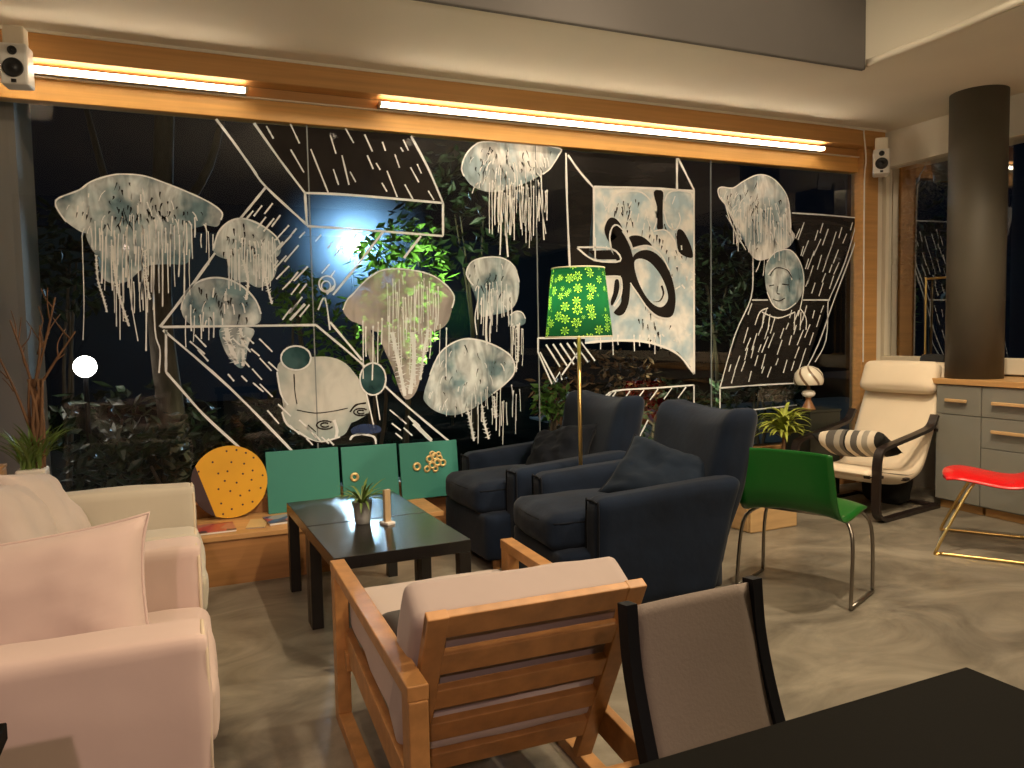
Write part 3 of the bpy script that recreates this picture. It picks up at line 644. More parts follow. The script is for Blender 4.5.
# far pane
jelly('white painted jellyfish worn like a hat above a painted face, on the far window pane',
      [(718, 190), (722, 187), (733, 188), (744, 181), (757, 175), (768, 176), (778, 183), (787, 196), (790, 212), (791, 228), (795, 236), (790, 246), (782, 250), (770, 258), (757, 260), (748, 250), (740, 230), (728, 208), (720, 198)], 'p_bell_bright', 'p_white', 1.5,
      scrib=60, dark=46, seed=9, drips=[(732, 790, 200, 230, 16, 40, 22, 1.2)], lines=[([(724, 200), (732, 225), (746, 250)], 1.6), ([(721, 197), (730, 214), (742, 240)], 1.4), ([(726, 215), (735, 232), (737, 246)], 1.0), ([(753, 245), (753, 262), (753, 275)], 1.4), ([(762, 250), (760, 262), (756, 272)], 1.2), ([(765, 250), (764, 268), (763, 276)], 1.0)])
random.seed(41); b = B(); fill(b, [(767, 262), (776, 252), (788, 250), (798, 258), (804, 272), (803, 290), (796, 304), (785, 310), (774, 306), (767, 292), (765, 275)])
fc = prop(obj('face_painting', b, 'p_bell'), 'grey painted face with long hair below the hat-like jellyfish', 'window painting')
b = B()
for s in ([(767, 262), (776, 252), (790, 250), (800, 262), (804, 280), (802, 300), (798, 316)], [(768, 275), (775, 268), (788, 270), (792, 280)], [(767, 292), (774, 306), (785, 310), (796, 303)], [(768, 308), (760, 312), (755, 325)], [(800, 308), (806, 318), (806, 330)], [(762, 312), (778, 318), (795, 312)], [(764, 312), (762, 328)], [(770, 314), (768, 330)], [(795, 312), (794, 330)], [(801, 312), (800, 330)]): stroke(b, s, 1.5)
obj('outline', b, 'p_white', fc)
b = B()
for s in ([(770, 276), (776, 268), (787, 270), (792, 278)], [(769, 286), (774, 285)], [(782, 284), (789, 285)], [(778, 286), (777, 293), (780, 294)], [(773, 299), (779, 301), (785, 298)], [(774, 308), (784, 312), (794, 307)]): stroke(b, s, 1.3, .0045)
obj('dark_brushmark', b, 'p_black', fc)
bo = [(752, 268), (790, 214), (857, 218), (835, 300), (800, 383), (720, 388)]
lines('box_painting', 'dark dashed painted box on the far pane, beside the wooden post', [[(792, 213), (825, 215), (858, 218)], [(858, 218), (845, 262), (828, 302)], [(856, 222), (856, 240), (834, 300), (818, 345), (798, 384)], [(753, 268), (751, 298), (735, 335), (720, 388)], [(752, 300), (768, 300)], [(803, 300), (830, 300)], [(720, 388), (760, 385), (800, 383)], [(720, 388), (720, 412)], [(720, 413), (760, 409), (797, 405)], [(828, 302), (826, 340), (815, 362)]], 1.7,
      smokes=[[(790, 214), (857, 218), (828, 302), (800, 383), (720, 388), (751, 298), (765, 300), (804, 300), (804, 262)]], dashes=rain([(795, 220), (853, 222), (830, 295), (806, 300), (804, 262), (792, 240)], 26, (8, 20), 1.92, 14) + rain([(752, 302), (826, 304), (798, 380), (724, 384)], 44, (7, 18), 1.88, 15), seed=13)

# ================================================================ speakers
def speaker(loc, tilt, rz, label, sc=1., bracket=True):
    t = thing('wall_speaker', label, 'speaker', loc, rz); t.scale = (sc,) * 3
    R = Matrix.Rotation(tilt, 4, 'X')
    obj('cabinet', xf(bx(-.065, .065, 0, .12, -.105, .105), R), 'white_plastic', t, bevel=.012)
    for nm, r, z in (('woofer', .049, -.022), ('tweeter', .022, .064)):
        b = B(); lathe(b, [(r, 0), (r, .006), (r * .94, .010), (r * .84, .007), (r * .30, .002), (r * .26, .006), (.001, .008)], 28, cap=False); xf(b, Matrix.Translation((0, 0, z)) @ Matrix.Rotation(pi / 2, 4, 'X')); xf(b, R); obj(nm, b, 'black_plastic', t, smooth=True)
    obj('port', xf(bx(-.012, .012, -.003, .01, -.097, -.080), R), 'black_plastic', t)
    if bracket: obj('bracket', bx(-.05, .05, .02, .10, .095, .20), 'cream', t, bevel=.008)
    return t
speaker((-.675, 4.36, 2.61), 0, math.radians(-8), 'white wall speaker with black cones hung above the beige armchairs, near the short strip light', .92)
speaker((5.035, 4.42, 2.565), -.12, math.radians(-46), 'white wall speaker with black cones on the cream post above the ivory armchair', .92)
bm = B(); tube(bm, [(4.80, 4.585, 2.845), (5.02, 4.585, 2.84), (5.03, 4.588, 2.82), (5.07, 4.60, 2.62), (5.10, 4.64, 2.50), (5.11, 4.65, 2.2), (5.115, 4.65, 1.0)], .006, 6)
prop(obj('speaker_cable', bm, 'white'), 'thin white cable running down the wooden post below the far speaker', 'cable')

# ================================================================ beige armchairs + cushions
def beige_chair(y0, y1, label, m):
    W_ = y1 - y0; t = thing('slipcovered_armchair', label, 'armchair', (-.42, (y0 + y1) / 2, 0)); hw = W_ / 2; a = .15
    b = softbox(.90, W_ - .02, .26, .02, 10); xf(b, Matrix.Translation((0, 0, .155))); obj('base', b, m, t, smooth=True)
    for s in (1, -1):
        b = softbox(.92, a, .60, .024, 26, puff=(.0, .004, .006), wrinkle=.005, seed=y0 + s); xf(b, Matrix.Translation((-.01, s * (hw - a / 2), .32))); ar = obj('armrest', b, m, t, smooth=True)
        p = B(); e = .455; tube(p, [(e - .012, s * hw - s * .012 , .03), (e - .012, s * hw - s * .012, .58), (e - .018, s * (hw - .03), .612), (e - .018, s * (hw - a + .03), .612), (e - .012, s * (hw - a + .008), .58), (e - .012, s * (hw - a + .008), .03)], .0055, 6, smooth=False); obj('piping', p, 'piping', ar, smooth=True)
    b = softbox(.80, W_ - 2 * a - .01, .15, .035, 24, puff=(.012, 0, .02), wrinkle=.010, seed=y0, fn=lambda p: V((p.x, p.y, p.z - .012 * max(0, (p.x - .25) / .15) ** 2))); xf(b, Matrix.Translation((.065, 0, .362))); obj('seat_cushion', b, m, t, smooth=True)
    b = softbox(.22, W_, .74, .06, 12, wrinkle=.004, seed=y0 + 5); xf(b, Matrix.Translation((-.43, 0, .40))); obj('backrest', b, m, t, smooth=True)
    b = softbox(.88, W_ - .03, .17, .01, 10); xf(b, Matrix.Translation((.0, 0, .095))); obj('skirt', b, m, t)
beige_chair(2.815, 3.915, 'beige slipcovered armchair beside the window bench, under the branches in the pot', 'sofa')
beige_chair(1.83, 2.80, 'beige slipcovered armchair nearest, its pink-lit outer arm facing the viewer', 'sofa_lit')
def cushion(name, label, w_, h_, t_, m, loc, rot, seed, pip=None, cat='cushion', wr=.014):
    t = thing(name, label, cat, loc); t.rotation_euler = rot
    obj('cover', pillow(w_, h_, t_, seed=seed, wr=wr), m, t, smooth=True)
    if pip: obj('piping', pillow_edge(w_, h_, .005), pip, t, smooth=True)
    return t
R_ = math.radians
cushion('scatter_cushion', 'large pinkish cream cushion standing behind the nearest armrest', .66, .42, .18, 'sofa_lit', (-.42, 2.14, .60), (R_(-14), R_(-5), R_(-5)), 1, 'sofa_lit', wr=.013)
cushion('scatter_cushion', 'pale cushion in front of two leaning in the far beige armchair', .44, .40, .18, 'cushion', (-.56, 3.13, .615), (R_(-30), R_(10), R_(80)), 2, 'cushion')
cushion('scatter_cushion', 'pale cushion leaning against the far armrest of the far beige armchair', .42, .38, .15, 'cushion', (-.52, 3.52, .60), (R_(-32), R_(10), R_(76)), 3, 'cushion')

# ================================================================ coffee tables
def coffee(y0, cx_, label):
    t = thing('coffee_table', label, 'table', (cx_, y0 + .285, 0), R_(2)); h = .279
    obj('tabletop', bx(-h, h, -h + .003, h - .003, .40, .45), 'blacktop', t, bevel=.002)
    for sx in (-1, 1):
        for sy in (-1, 1): obj('leg', bx(sx * (h - .026) - .025, sx * (h - .026) + .025, sy * (h - .029) - .025, sy * (h - .029) + .025, 0, .40), 'blackwood', t, bevel=.002)
coffee(2.895, .764, 'black square coffee table with the glass vase, nearest the wooden lounge chair')
coffee(3.457, .746, 'black square coffee table next to the window bench, pushed against its twin')
v = thing('air_plant_vase', 'small glass vase with a spiky air plant on the black coffee table', 'vase', (.715, 3.40, .45))
b = B(); lathe(b, [(.030, 0), (.034, .004), (.036, .03), (.045, .10), (.046, .10), (.040, .10), (.034, .035), (.001, .03)], 24, cap=False); obj('glass', b, 'glass_cup', v, smooth=True)
b = B(); lathe(b, [(.029, .031), (.038, .085), (.001, .09)], 16, cap=False); obj('pebbles', b, 'twig', v)
b = B(); rn = random.Random(5)
for k in range(34):
    a = rn.uniform(0, 2 * pi); leaf_blade(b, (.008 * math.cos(a), .008 * math.sin(a), .085), (math.cos(a), math.sin(a), 0), rn.uniform(.10, .17), .012, rn.uniform(.4, 1.2), 6, up0=rn.uniform(.8, 3))
obj('leaves', b, 'leaf_grass', v, smooth=True)
v = thing('card_holder', 'upright wooden menu holder standing beside the glass vase', 'holder', (.81, 3.33, .45), R_(25))
obj('base', bx(-.022, .022, -.03, .03, 0, .012), 'white', v, bevel=.002); obj('post', bx(-.016, .016, -.008, .008, .012, .155), 'card', v, bevel=.002)

# ================================================================ things on the bench
BZ = .267
def board(x0, x1, h, label, rings, seed):
    t = thing('teal_board', label, 'board', (0, 0, 0)); wd = x1 - x0; tilt = .14
    t.location = ((x0 + x1) / 2, 4.615, BZ); t.rotation_euler = (-tilt, 0, 0)
    obj('panel', bx(-wd / 2, wd / 2, 0, .018, 0, h), 'green_board', t, bevel=.002)
    for rx, rz, r in rings:
        b = B(); tube(b, [(rx + r * math.cos(a), -.006, rz + r * math.sin(a)) for a in (2 * pi * k / 16 for k in range(16))], r * .42, 8, n=1, closed=True); obj('brass_ring', b, 'gold_ring', t, smooth=True)
board(.425, .845, .36, 'plain teal board leaning on the window, nearest the yellow disc', [], 1)
board(.862, 1.205, .355, 'middle teal board with one brass ring, behind the coffee tables', [(-.10, .17, .020)], 2)
rn = random.Random(8)
board(1.222, 1.60, .35, 'teal board with a cluster of brass rings beside the far blue armchair', [(-.085, .20, .020), (.0, .24, .018), (.035, .255, .018), (.015, .20, .018), (.05, .215, .02), (-.02, .18, .016), (.06, .265, .014), (.085, .21, .018), (.035, .175, .015), (.065, .24, .016), (.02, .27, .015)], 3)
dk = thing('round_board', 'round mustard yellow board with dark dots leaning on the window', 'board', (.222, 4.60, BZ + .005)); dk.rotation_euler = (-.13, 0, 0)
def disc_part(r, y0, y1, a0, a1, n=48, chord=False):
    b = B(); P = [(r * math.cos(a0 + (a1 - a0) * k / n), r * math.sin(a0 + (a1 - a0) * k / n)) for k in range(n + 1)]
    if abs(a1 - a0 - 2 * pi) < 1e-6: P = P[:-1]
    fa = [b.verts.new((x, y0, z + .205)) for x, z in P]; fb = [b.verts.new((x, y1, z + .205)) for x, z in P]
    b.faces.new(fa); b.faces.new(fb[::-1])
    for k in range(len(P)): b.faces.new((fa[k], fa[(k + 1) % len(P)], fb[(k + 1) % len(P)], fb[k]))
    return b
obj('disc', disc_part(.205, 0, .018, 0, 2 * pi), 'yellow', dk)
obj('dark_segment', disc_part(.2055, -.002, .0195, R_(150), R_(246), 24), 'maroon', dk)
b = B(); rn = random.Random(12); dots = []
while len(dots) < 26:
    x, z = rn.uniform(-.19, .19), rn.uniform(-.19, .19)
    if x * x + z * z < .185 ** 2 and (x > -.09 or z > .06) and all((x - p) ** 2 + (z - q) ** 2 > .05 ** 2 for p, q in dots): dots.append((x, z))
for x, z in dots:
    d = [b.verts.new((x + .0058 * math.cos(a), -.0012, z + .205 + .0058 * math.sin(a))) for a in (2 * pi * k / 10 for k in range(10))]; b.faces.new(d)
obj('dots', b, 'maroon', dk)
def cover_mat(name, cols, scale):
    m = bpy.data.materials.new(name); m.use_nodes = True; nt = m.node_tree; bs = nt.nodes['Principled BSDF']; bs.inputs['Roughness'].default_value = .3
    tc = _n(nt, 'ShaderNodeTexCoord'); vo = _n(nt, 'ShaderNodeTexVoronoi'); vo.inputs['Scale'].default_value = scale; cr = _n(nt, 'ShaderNodeValToRGB'); cr.color_ramp.interpolation = 'CONSTANT'
    for i, c in enumerate(cols):
        e = cr.color_ramp.elements[i] if i < 2 else cr.color_ramp.elements.new(i / len(cols)); e.position = i / len(cols); e.color = (*c, 1)
    nt.links.new(tc.outputs['Object'], vo.inputs[0]); nt.links.new(vo.outputs['Color'], cr.inputs[0]); nt.links.new(cr.outputs[0], bs.inputs[0]); return m
m1 = cover_mat('red_cover', [(.45, .07, .06), (.30, .05, .05), (.42, .16, .12), (.10, .05, .06)], 9); m2 = cover_mat('mixed_cover', [(.40, .08, .08), (.06, .09, .22), (.30, .30, .32), (.09, .05, .08), (.45, .33, .2)], 14); m3 = cover_mat('buff_cover', [(.62, .45, .22), (.58, .40, .20)], 3)
def magazine(loc, rz, w_, d_, h_, m, label):
    t = thing('magazine', label, 'magazine', loc, rz); obj('pages', bx(-w_ / 2 + .002, w_ / 2 - .002, -d_ / 2 + .002, d_ / 2 - .002, .001, h_ - .001), 'white', t); obj('cover', bx(-w_ / 2, w_ / 2, -d_ / 2, d_ / 2, h_ - .001, h_), m, t)
magazine((.10, 4.375, BZ), .05, .25, .20, .012, m1, 'red glossy magazine on the bench in front of the yellow disc')
magazine((.345, 4.40, BZ), -.2, .10, .20, .006, m3, 'narrow buff leaflet on the bench between two glossy magazines')
magazine((.50, 4.42, BZ), .12, .22, .18, .014, m2, 'red and blue patterned magazine on the bench beside the plain teal board')

# ================================================================ blue armchairs
def blue_chair(loc, rz, label):
    t = thing('blue_armchair', label, 'armchair', loc, rz); t.scale = (1, .92, 1)
    b = softbox(.84, .70, .26, .03, 10, wrinkle=.003); xf(b, Matrix.Translation((.06, 0, .185))); obj('base', b, 'blue', t, smooth=True)
    b = softbox(.74, .54, .17, .05, 16, puff=(.02, 0, .03), wrinkle=.008, seed=3); xf(b, Matrix.Translation((.13, 0, .385))); sc = obj('seat_cushion', b, 'blue', t, smooth=True)
    p = B(); hf = [(-.2, .268), (.44, .268), (.475, .258), (.492, .235), (.506, .12), (.512, 0)]; tube(p, [(x, -y, .432) for x, y in hf] + [(x, y, .432) for x, y in hf[-2::-1]], .005, 6, smooth=False); obj('piping', p, 'blue_dark', sc, smooth=True)
    def armfn(s):
        def f(p):
            if p.z > .10: p.y += s * .018 * (p.z - .1) / .2
            p.z += max(0, (p.z + .24) / .5) * (-.06 * (p.x) ); p.x += .15 * max(0, -p.x / .38) * max(0, .26 - p.z) / .52; return p
        return f
    for s in (1, -1):
        b = softbox(.76, .16, .53, .052, 24, wrinkle=.003, seed=s + 9, fn=armfn(s)); xf(b, Matrix.Translation((-.04, s * .345, .315))); a = obj('armrest', b, 'blue', t, smooth=True)
        p = B(); c = .345 * s; tube(p, [(.333, c - s * .060, .10), (.333, c - s * .058, .50), (.333, c - s * .038, .536), (.333, c + s * .052, .538), (.333, c + s * .074, .50), (.333, c + s * .060, .10)], .005, 6, n=4); obj('piping', p, 'blue_dark', a, smooth=True)
    def backfn(p):
        k = (p.z + .39) / .78; p.y *= .78 + .15 * k; q = abs(p.y) / .42
        p.z += (.055 * q * q - .02) * max(0, k) ; p.x += .07 * q * q * max(0, k - .2); p.x -= .21 * max(0, k - .25); p.x += .13 * max(0, .5 - k); return p
    b = softbox(.20, .80, .80, .07, 18, puff=(.02, 0, 0), wrinkle=.004, seed=4, fn=backfn); xf(b, Matrix.Translation((-.36, 0, .50))); obj('backrest', b, 'blue', t, smooth=True)
    for sx, sy in ((.40, .28), (.40, -.28), (-.30, .30), (-.30, -.30)):
        b = B(); lathe(b, [(.020, 0), (.026, .07)], 12, sx, sy); obj('leg', b, 'oak', t)
    return t
blue_chair((1.985, 3.255, 0), R_(177), 'navy armchair nearest the viewer, with a slate cushion, in front of the floor lamp')
blue_chair((1.925, 4.135, 0), R_(183), 'navy armchair next to the window, behind the floor lamp pole')
cushion('scatter_cushion', 'slumped slate blue cushion on the nearer navy armchair', .46, .40, .17, 'slate', (2.13, 3.16, .555), (R_(-50), R_(16), R_(-54)), 5, 'blue_dark', wr=.03)
cushion('scatter_cushion', 'crumpled black cushion on the navy armchair next to the window', .44, .38, .17, 'blue_dark', (2.06, 4.13, .555), (R_(-42), R_(-10), R_(-66)), 6, 'blue_dark', wr=.035)

# ================================================================ floor lamp
fl = thing('floor_lamp', 'tall brass floor lamp with a green flower patterned shade between the blue armchairs', 'lamp', (1.965, 3.665, 0))
b = B(); lathe(b, [(.115, 0), (.115, .012), (.02, .022), (.012, .03)], 32); obj('base', b, 'brass', fl, smooth=False)
b = B(); rod(b, (0, 0, .02), (0, 0, 1.42), .0105); obj('pole', b, 'brass', fl, smooth=True)
def shade_mat():
    m = bpy.data.materials.new('flower_shade'); m.use_nodes = True; nt = m.node_tree; bs = nt.nodes['Principled BSDF']; bs.inputs['Roughness'].default_value = .9
    tc = _n(nt, 'ShaderNodeTexCoord'); sp = _n(nt, 'ShaderNodeSeparateXYZ'); at = _n(nt, 'ShaderNodeMath', operation='ARCTAN2'); nt.links.new(tc.outputs['Object'], sp.inputs[0]); nt.links.new(sp.outputs[1], at.inputs[0]); nt.links.new(sp.outputs[0], at.inputs[1])
    cb = _n(nt, 'ShaderNodeCombineXYZ'); mu = _n(nt, 'ShaderNodeMath', operation='MULTIPLY'); mu.inputs[1].default_value = .155; nt.links.new(at.outputs[0], mu.inputs[0]); nt.links.new(mu.outputs[0], cb.inputs[0]); nt.links.new(sp.outputs[2], cb.inputs[1])
    vo = _n(nt, 'ShaderNodeTexVoronoi'); vo.inputs['Scale'].default_value = 18; vo.inputs['Randomness'].default_value = .75; nt.links.new(cb.outputs[0], vo.inputs[0])
    sub = _n(nt, 'ShaderNodeVectorMath', operation='SUBTRACT'); nt.links.new(cb.outputs[0], sub.inputs[0]); nt.links.new(vo.outputs['Position'], sub.inputs[1])
    s2 = _n(nt, 'ShaderNodeSeparateXYZ'); nt.links.new(sub.outputs[0], s2.inputs[0]); a2 = _n(nt, 'ShaderNodeMath', operation='ARCTAN2'); nt.links.new(s2.outputs[1], a2.inputs[0]); nt.links.new(s2.outputs[0], a2.inputs[1])
    k = _n(nt, 'ShaderNodeMath', operation='MULTIPLY'); k.inputs[1].default_value = 7; nt.links.new(a2.outputs[0], k.inputs[0]); sn = _n(nt, 'ShaderNodeMath', operation='SINE'); nt.links.new(k.outputs[0], sn.inputs[0])
    # petal outline: |distance - (r0 + r1 sin 7a)| small
    m1_ = _n(nt, 'ShaderNodeMath', operation='MULTIPLY_ADD'); m1_.inputs[1].default_value = .13; m1_.inputs[2].default_value = .30; nt.links.new(sn.outputs[0], m1_.inputs[0])
    df = _n(nt, 'ShaderNodeMath', operation='SUBTRACT'); nt.links.new(vo.outputs['Distance'], df.inputs[0]); nt.links.new(m1_.outputs[0], df.inputs[1]); ab = _n(nt, 'ShaderNodeMath', operation='ABSOLUTE'); nt.links.new(df.outputs[0], ab.inputs[0])
    lt = _n(nt, 'ShaderNodeMath', operation='LESS_THAN'); lt.inputs[1].default_value = .052; nt.links.new(ab.outputs[0], lt.inputs[0])
    mx = _n(nt, 'ShaderNodeMix', data_type='RGBA'); mx.inputs['A'].default_value = (.004, .062, .022, 1); mx.inputs['B'].default_value = (.34, .60, .06, 1); nt.links.new(lt.outputs[0], mx.inputs['Factor'])
    nt.links.new(mx.outputs['Result'], bs.inputs['Base Color'])
    tr = _n(nt, 'ShaderNodeBsdfTranslucent'); nt.links.new(mx.outputs['Result'], tr.inputs[0]); ms = _n(nt, 'ShaderNodeMixShader'); ms.inputs[0].default_value = .72
    nt.links.new(bs.outputs[0], ms.inputs[1]); nt.links.new(tr.outputs[0], ms.inputs[2]); nt.links.new(ms.outputs[0], nt.nodes['Material Output'].inputs[0]); return m
b = B(); lathe(b, [(.180, 1.262), (.142, 1.625)], 56, cap=False); sh = obj('lamp_shade', b, shade_mat(), fl, smooth=True)
b = B()
for r, z in ((.180, 1.262), (.142, 1.625)): tube(b, [(r * math.cos(a), r * math.sin(a), z) for a in (2 * pi * k / 40 for k in range(40))], .004, 6, n=1, closed=True)
for k in range(3): a = 2 * pi * k / 3; rod(b, (0, 0, 1.40), (.176 * math.cos(a), .176 * math.sin(a), 1.275), .002, 6)
obj('shade_ring', b, 'lining', sh)
b = B(); bmesh.ops.create_uvsphere(b, u_segments=16, v_segments=12, radius=.032); obj('bulb', b, emis('bulb_glass', (1, .86, .5), 150), fl, smooth=True, loc=(0, 0, 1.46))

# ================================================================ wooden lounge chair (seen from behind)
lc = thing('wooden_lounge_chair', 'golden oak lounge chair with slatted back and pale cushions, seen from behind', 'armchair', (.745, 2.04, 0), R_(-1))
yF, yR, XH, AZ = .52, -.50, .305, .54
for s in (-1, 1):
    x = s * XH
    b = B(); box(b, x - .022, x + .022, yF - .065, yF, .04, AZ - .035); obj('front_leg', b, 'oak', lc, bevel=.003)
    b = B(); bar(b, (x, yR + .03, .035), (x, yR + .03, AZ - .035), .044, .065, (0, 1, 0)); obj('rear_leg', b, 'oak', lc, bevel=.003)
    b = B(); box(b, x - .024, x + .024, yR, yF + .001, AZ - .035, AZ); obj('armrest', b, 'oak', lc, bevel=.003)
    b = B(); bar(b, (x * .93, yF - .04, .275), (x * .93, yR + .02, .20), .026, .085); obj('side_rail', b, 'oak', lc, bevel=.003)
    b = B(); box(b, x - .022, x + .022, yR, yF, 0, .04); obj('floor_runner', b, 'oak', lc, bevel=.003)
for y in (yF - .10, yR + .05):
    b = B(); box(b, -XH, XH, y - .02, y + .02, .16 if y < 0 else .20, .21 if y < 0 else .26); obj('cross_rail', b, 'oak', lc, bevel=.003)
b = B(); box(b, -XH, XH, yR + .0, yR + .05, .0, .04); obj('floor_bar', b, 'oak', lc, bevel=.003)
bt, bb = V((0, -.47, .675)), V((0, -.17, .10)); bd = (bt - bb).normalized(); bn = V((0, -bd.z, bd.y))   # back frame leans towards the viewer
for s in (-1, 1):
    b = B(); bar(b, bb + V((s * .25, 0, 0)), bt + V((s * .25, 0, 0)), .05, .028, bn); obj('back_upright', b, 'oak', lc, bevel=.003)
for k in range(5):
    p = bt - bd * (.034 + k * .122); b = B(); bar(b, p + V((-.275 if k == 0 else -.25, 0, 0)), p + V((.275 if k == 0 else .25, 0, 0)), .066, .022, bn); obj('back_slat', b, 'oak', lc, bevel=.003)
b = softbox(.55, .78, .15, .045, 14, puff=(.0, .0, .02), wrinkle=.006, seed=5); xf(b, Matrix.Translation((0, .12, .345)) @ Matrix.Rotation(R_(4.5), 4, 'X')); obj('seat_cushion', b, 'cushion', lc, smooth=True)
ang = math.atan2(bt.y - bb.y, bt.z - bb.z)
b = softbox(.57, .13, .46, .026, 24, puff=(.0, .004, .0), wrinkle=.006, seed=8); xf(b, Matrix.Translation(bb + bd * .375 - bn * .095) @ Matrix.Rotation(-ang, 4, 'X')); bc = obj('back_cushion', b, 'cushion_back', lc, smooth=True)
cushion('small_cushion', 'small dark grey cushion tucked on the seat of the wooden lounge chair', .22, .17, .08, mat('charcoal_cloth', (.06, .055, .05), .9), (.58, 1.99, .48), (R_(-60), 0, R_(20)), 9, cat='cushion')

# ================================================================ sling chair + near table
sg = thing('sling_chair', 'chair with black frame and taupe sling back tucked under the near table', 'chair', (.893, 1.15, 0), R_(3))
def post(s):
    b = B(); x = s * .152
    P = catmull([V((x, .06, .78)), V((x, .045, .66)), V((x, .0, .52)), V((x + s * .004, -.055, .40))], 6)
    for p, q in zip(P, P[1:]): bar(b, p, q + (q - p) * .05, .024, .030, (0, 1, 0))
    bar(b, (x + s * .004, -.055, .41), (x + s * .004, .07, .0), .024, .030, (0, 1, 0)); return b
for s in (-1, 1):
    obj('rear_post', post(s), 'black_metal', sg)
    b = B(); bar(b, (s * .156, -.0, .41), (s * .156, -.42, .43), .024, .03); bar(b, (s * .156, -.40, .43), (s * .156, -.44, 0), .024, .03, (0, 1, 0)); obj('side_frame', b, 'black_metal', sg)
b = B(); N = 16; g = []
for i in range(N + 1):
    t_ = i / N; z = .772 - .36 * t_; y = .06 + .012 * math.sin(pi * t_) - .105 * t_; hw = .141 + .002 * t_
    g.append([b.verts.new((-hw + 2 * hw * j / 10, y + .004 * math.sin(pi * j / 10), z)) for j in range(11)])
for A, D in zip(g, g[1:]):
    for j in range(10): b.faces.new((A[j], A[j + 1], D[j + 1], D[j]))
obj('back_sling', b, 'sling', sg, smooth=True, solid=.004)
b = B(); g = [[b.verts.new((-.143 + .286 * j / 8, -.02 - .40 * i / 8, .415 - .02 * math.sin(pi * j / 8) + .01 * i / 8)) for j in range(9)] for i in range(9)]
for A, D in zip(g, g[1:]):
    for j in range(8): b.faces.new((A[j], A[j + 1], D[j + 1], D[j]))
obj('seat_sling', b, 'sling', sg, smooth=True, solid=.004)
tb = thing('dining_table', 'black dining table filling the near corner by the sling chair', 'table', (.74, .43, 0), R_(1.5))
obj('tabletop', bx(-.42, .395, -.38, .375, .71, .74), 'table_near', tb, bevel=.003)
for sx in (-1, 1):
    for sy in (-1, 1): obj('leg', bx(sx * .37 - .025, sx * .37 + .025, sy * .34 - .025, sy * .34 + .025, 0, .71), 'black_metal', tb)
tb = thing('side_table', 'dark table just showing its corner in front of the nearest beige armchair', 'table', (-.66, 1.24, 0), 0)
obj('tabletop', bx(-.30, .375, -.35, .20, .64, .67), 'table_near', tb, bevel=.003)
for sx in (-.26, .34):
    for sy in (-.31, .16): obj('leg', bx(sx - .02, sx + .02, sy - .02, sy + .02, 0, .64), 'black_metal', tb)

# ================================================================ plastic shell chairs
def shell(profile, hw, t=.006, seg=14, dish=.03):
    """profile: (x, z, half width factor) from seat front to back top; dished across"""
    P = catmull([V((p[0], p[1], p[2])) for p in profile], 6); b = B(); g = []
    for i, p in enumerate(P):
        d = P[min(i + 1, len(P) - 1)] - P[max(i - 1, 0)]; n = V((-d.y, d.x)).normalized()
        row = []
        for j in range(seg + 1):
            u = 2 * j / seg - 1; k = dish * (abs(u) ** 2.5); row.append(b.verts.new((p.x + n.x * k, u * hw * p.z, p.y + n.y * k)))
        g.append(row)
    for A, D in zip(g, g[1:]):
        for j in range(seg): b.faces.new((A[j], A[j + 1], D[j + 1], D[j]))
    return b
gc = thing('green_chair', 'green plastic shell chair with thin metal legs facing the ivory armchair', 'chair', (2.775, 2.865, 0), R_(25))
obj('seat_shell', shell([(.22, .405, .88), (.20, .432, .96), (.10, .435, 1), (-.08, .42, 1), (-.165, .435, 1), (-.205, .50, .98), (-.225, .60, .96), (-.245, .722, .93)], .24, dish=.028), 'green_plastic', gc, smooth=True, solid=.007)
for s in (-1, 1):
    b = B(); y = s * .20; yo = s * .275
    tube(b, [(.14, y, .40), (.15, yo * .96, .32), (.14, yo, .012)], .009, 8, n=5); tube(b, [(-.06, y, .40), (-.12, yo * .96, .32), (-.17, yo, .012)], .009, 8, n=5); rod(b, (.14, yo, .010), (-.17, yo, .010), .009, 8); obj('leg_frame', b, 'chrome', gc, smooth=True)
b = B(); rod(b, (.14, -.185, .40), (.14, .185, .40), .009, 8); rod(b, (-.06, -.185, .40), (-.06, .185, .40), .009, 8); obj('seat_bar', b, 'chrome', gc, smooth=True)
rc = thing('red_chair', 'red plastic shell chair with brass sled legs by the drawer cabinets', 'chair', (4.25, 2.93, 0), R_(125))
obj('seat_shell', shell([(.255, .405, .80), (.25, .44, .90), (.16, .455, 1), (-.04, .425, 1), (-.14, .44, 1), (-.19, .52, .98), (-.215, .64, .95), (-.235, .78, .88)], .225, dish=.035), 'red_plastic', rc, smooth=True, solid=.007)
for s in (-1, 1):
    b = B(); y = s * .16; yo = s * .30
    tube(b, [(.07, y, .415), (.12, y * 1.15, .36), (.27, yo, .03), (.25, yo, .011), (.20, yo, .010), (-.30, yo, .010)], .009, 8, n=5); tube(b, [(-.30, yo, .010), (-.31, yo, .04), (-.14, y, .40)], .009, 8, n=4); obj('sled_leg', b, 'brass', rc, smooth=True)
b = B(); rod(b, (.07, -.16, .41), (.07, .16, .41), .009, 8); rod(b, (-.14, -.16, .40), (-.14, .16, .40), .009, 8); rod(b, (-.30, -.30, .010), (-.30, .30, .010), .009, 8); obj('seat_bar', b, 'brass', rc, smooth=True)

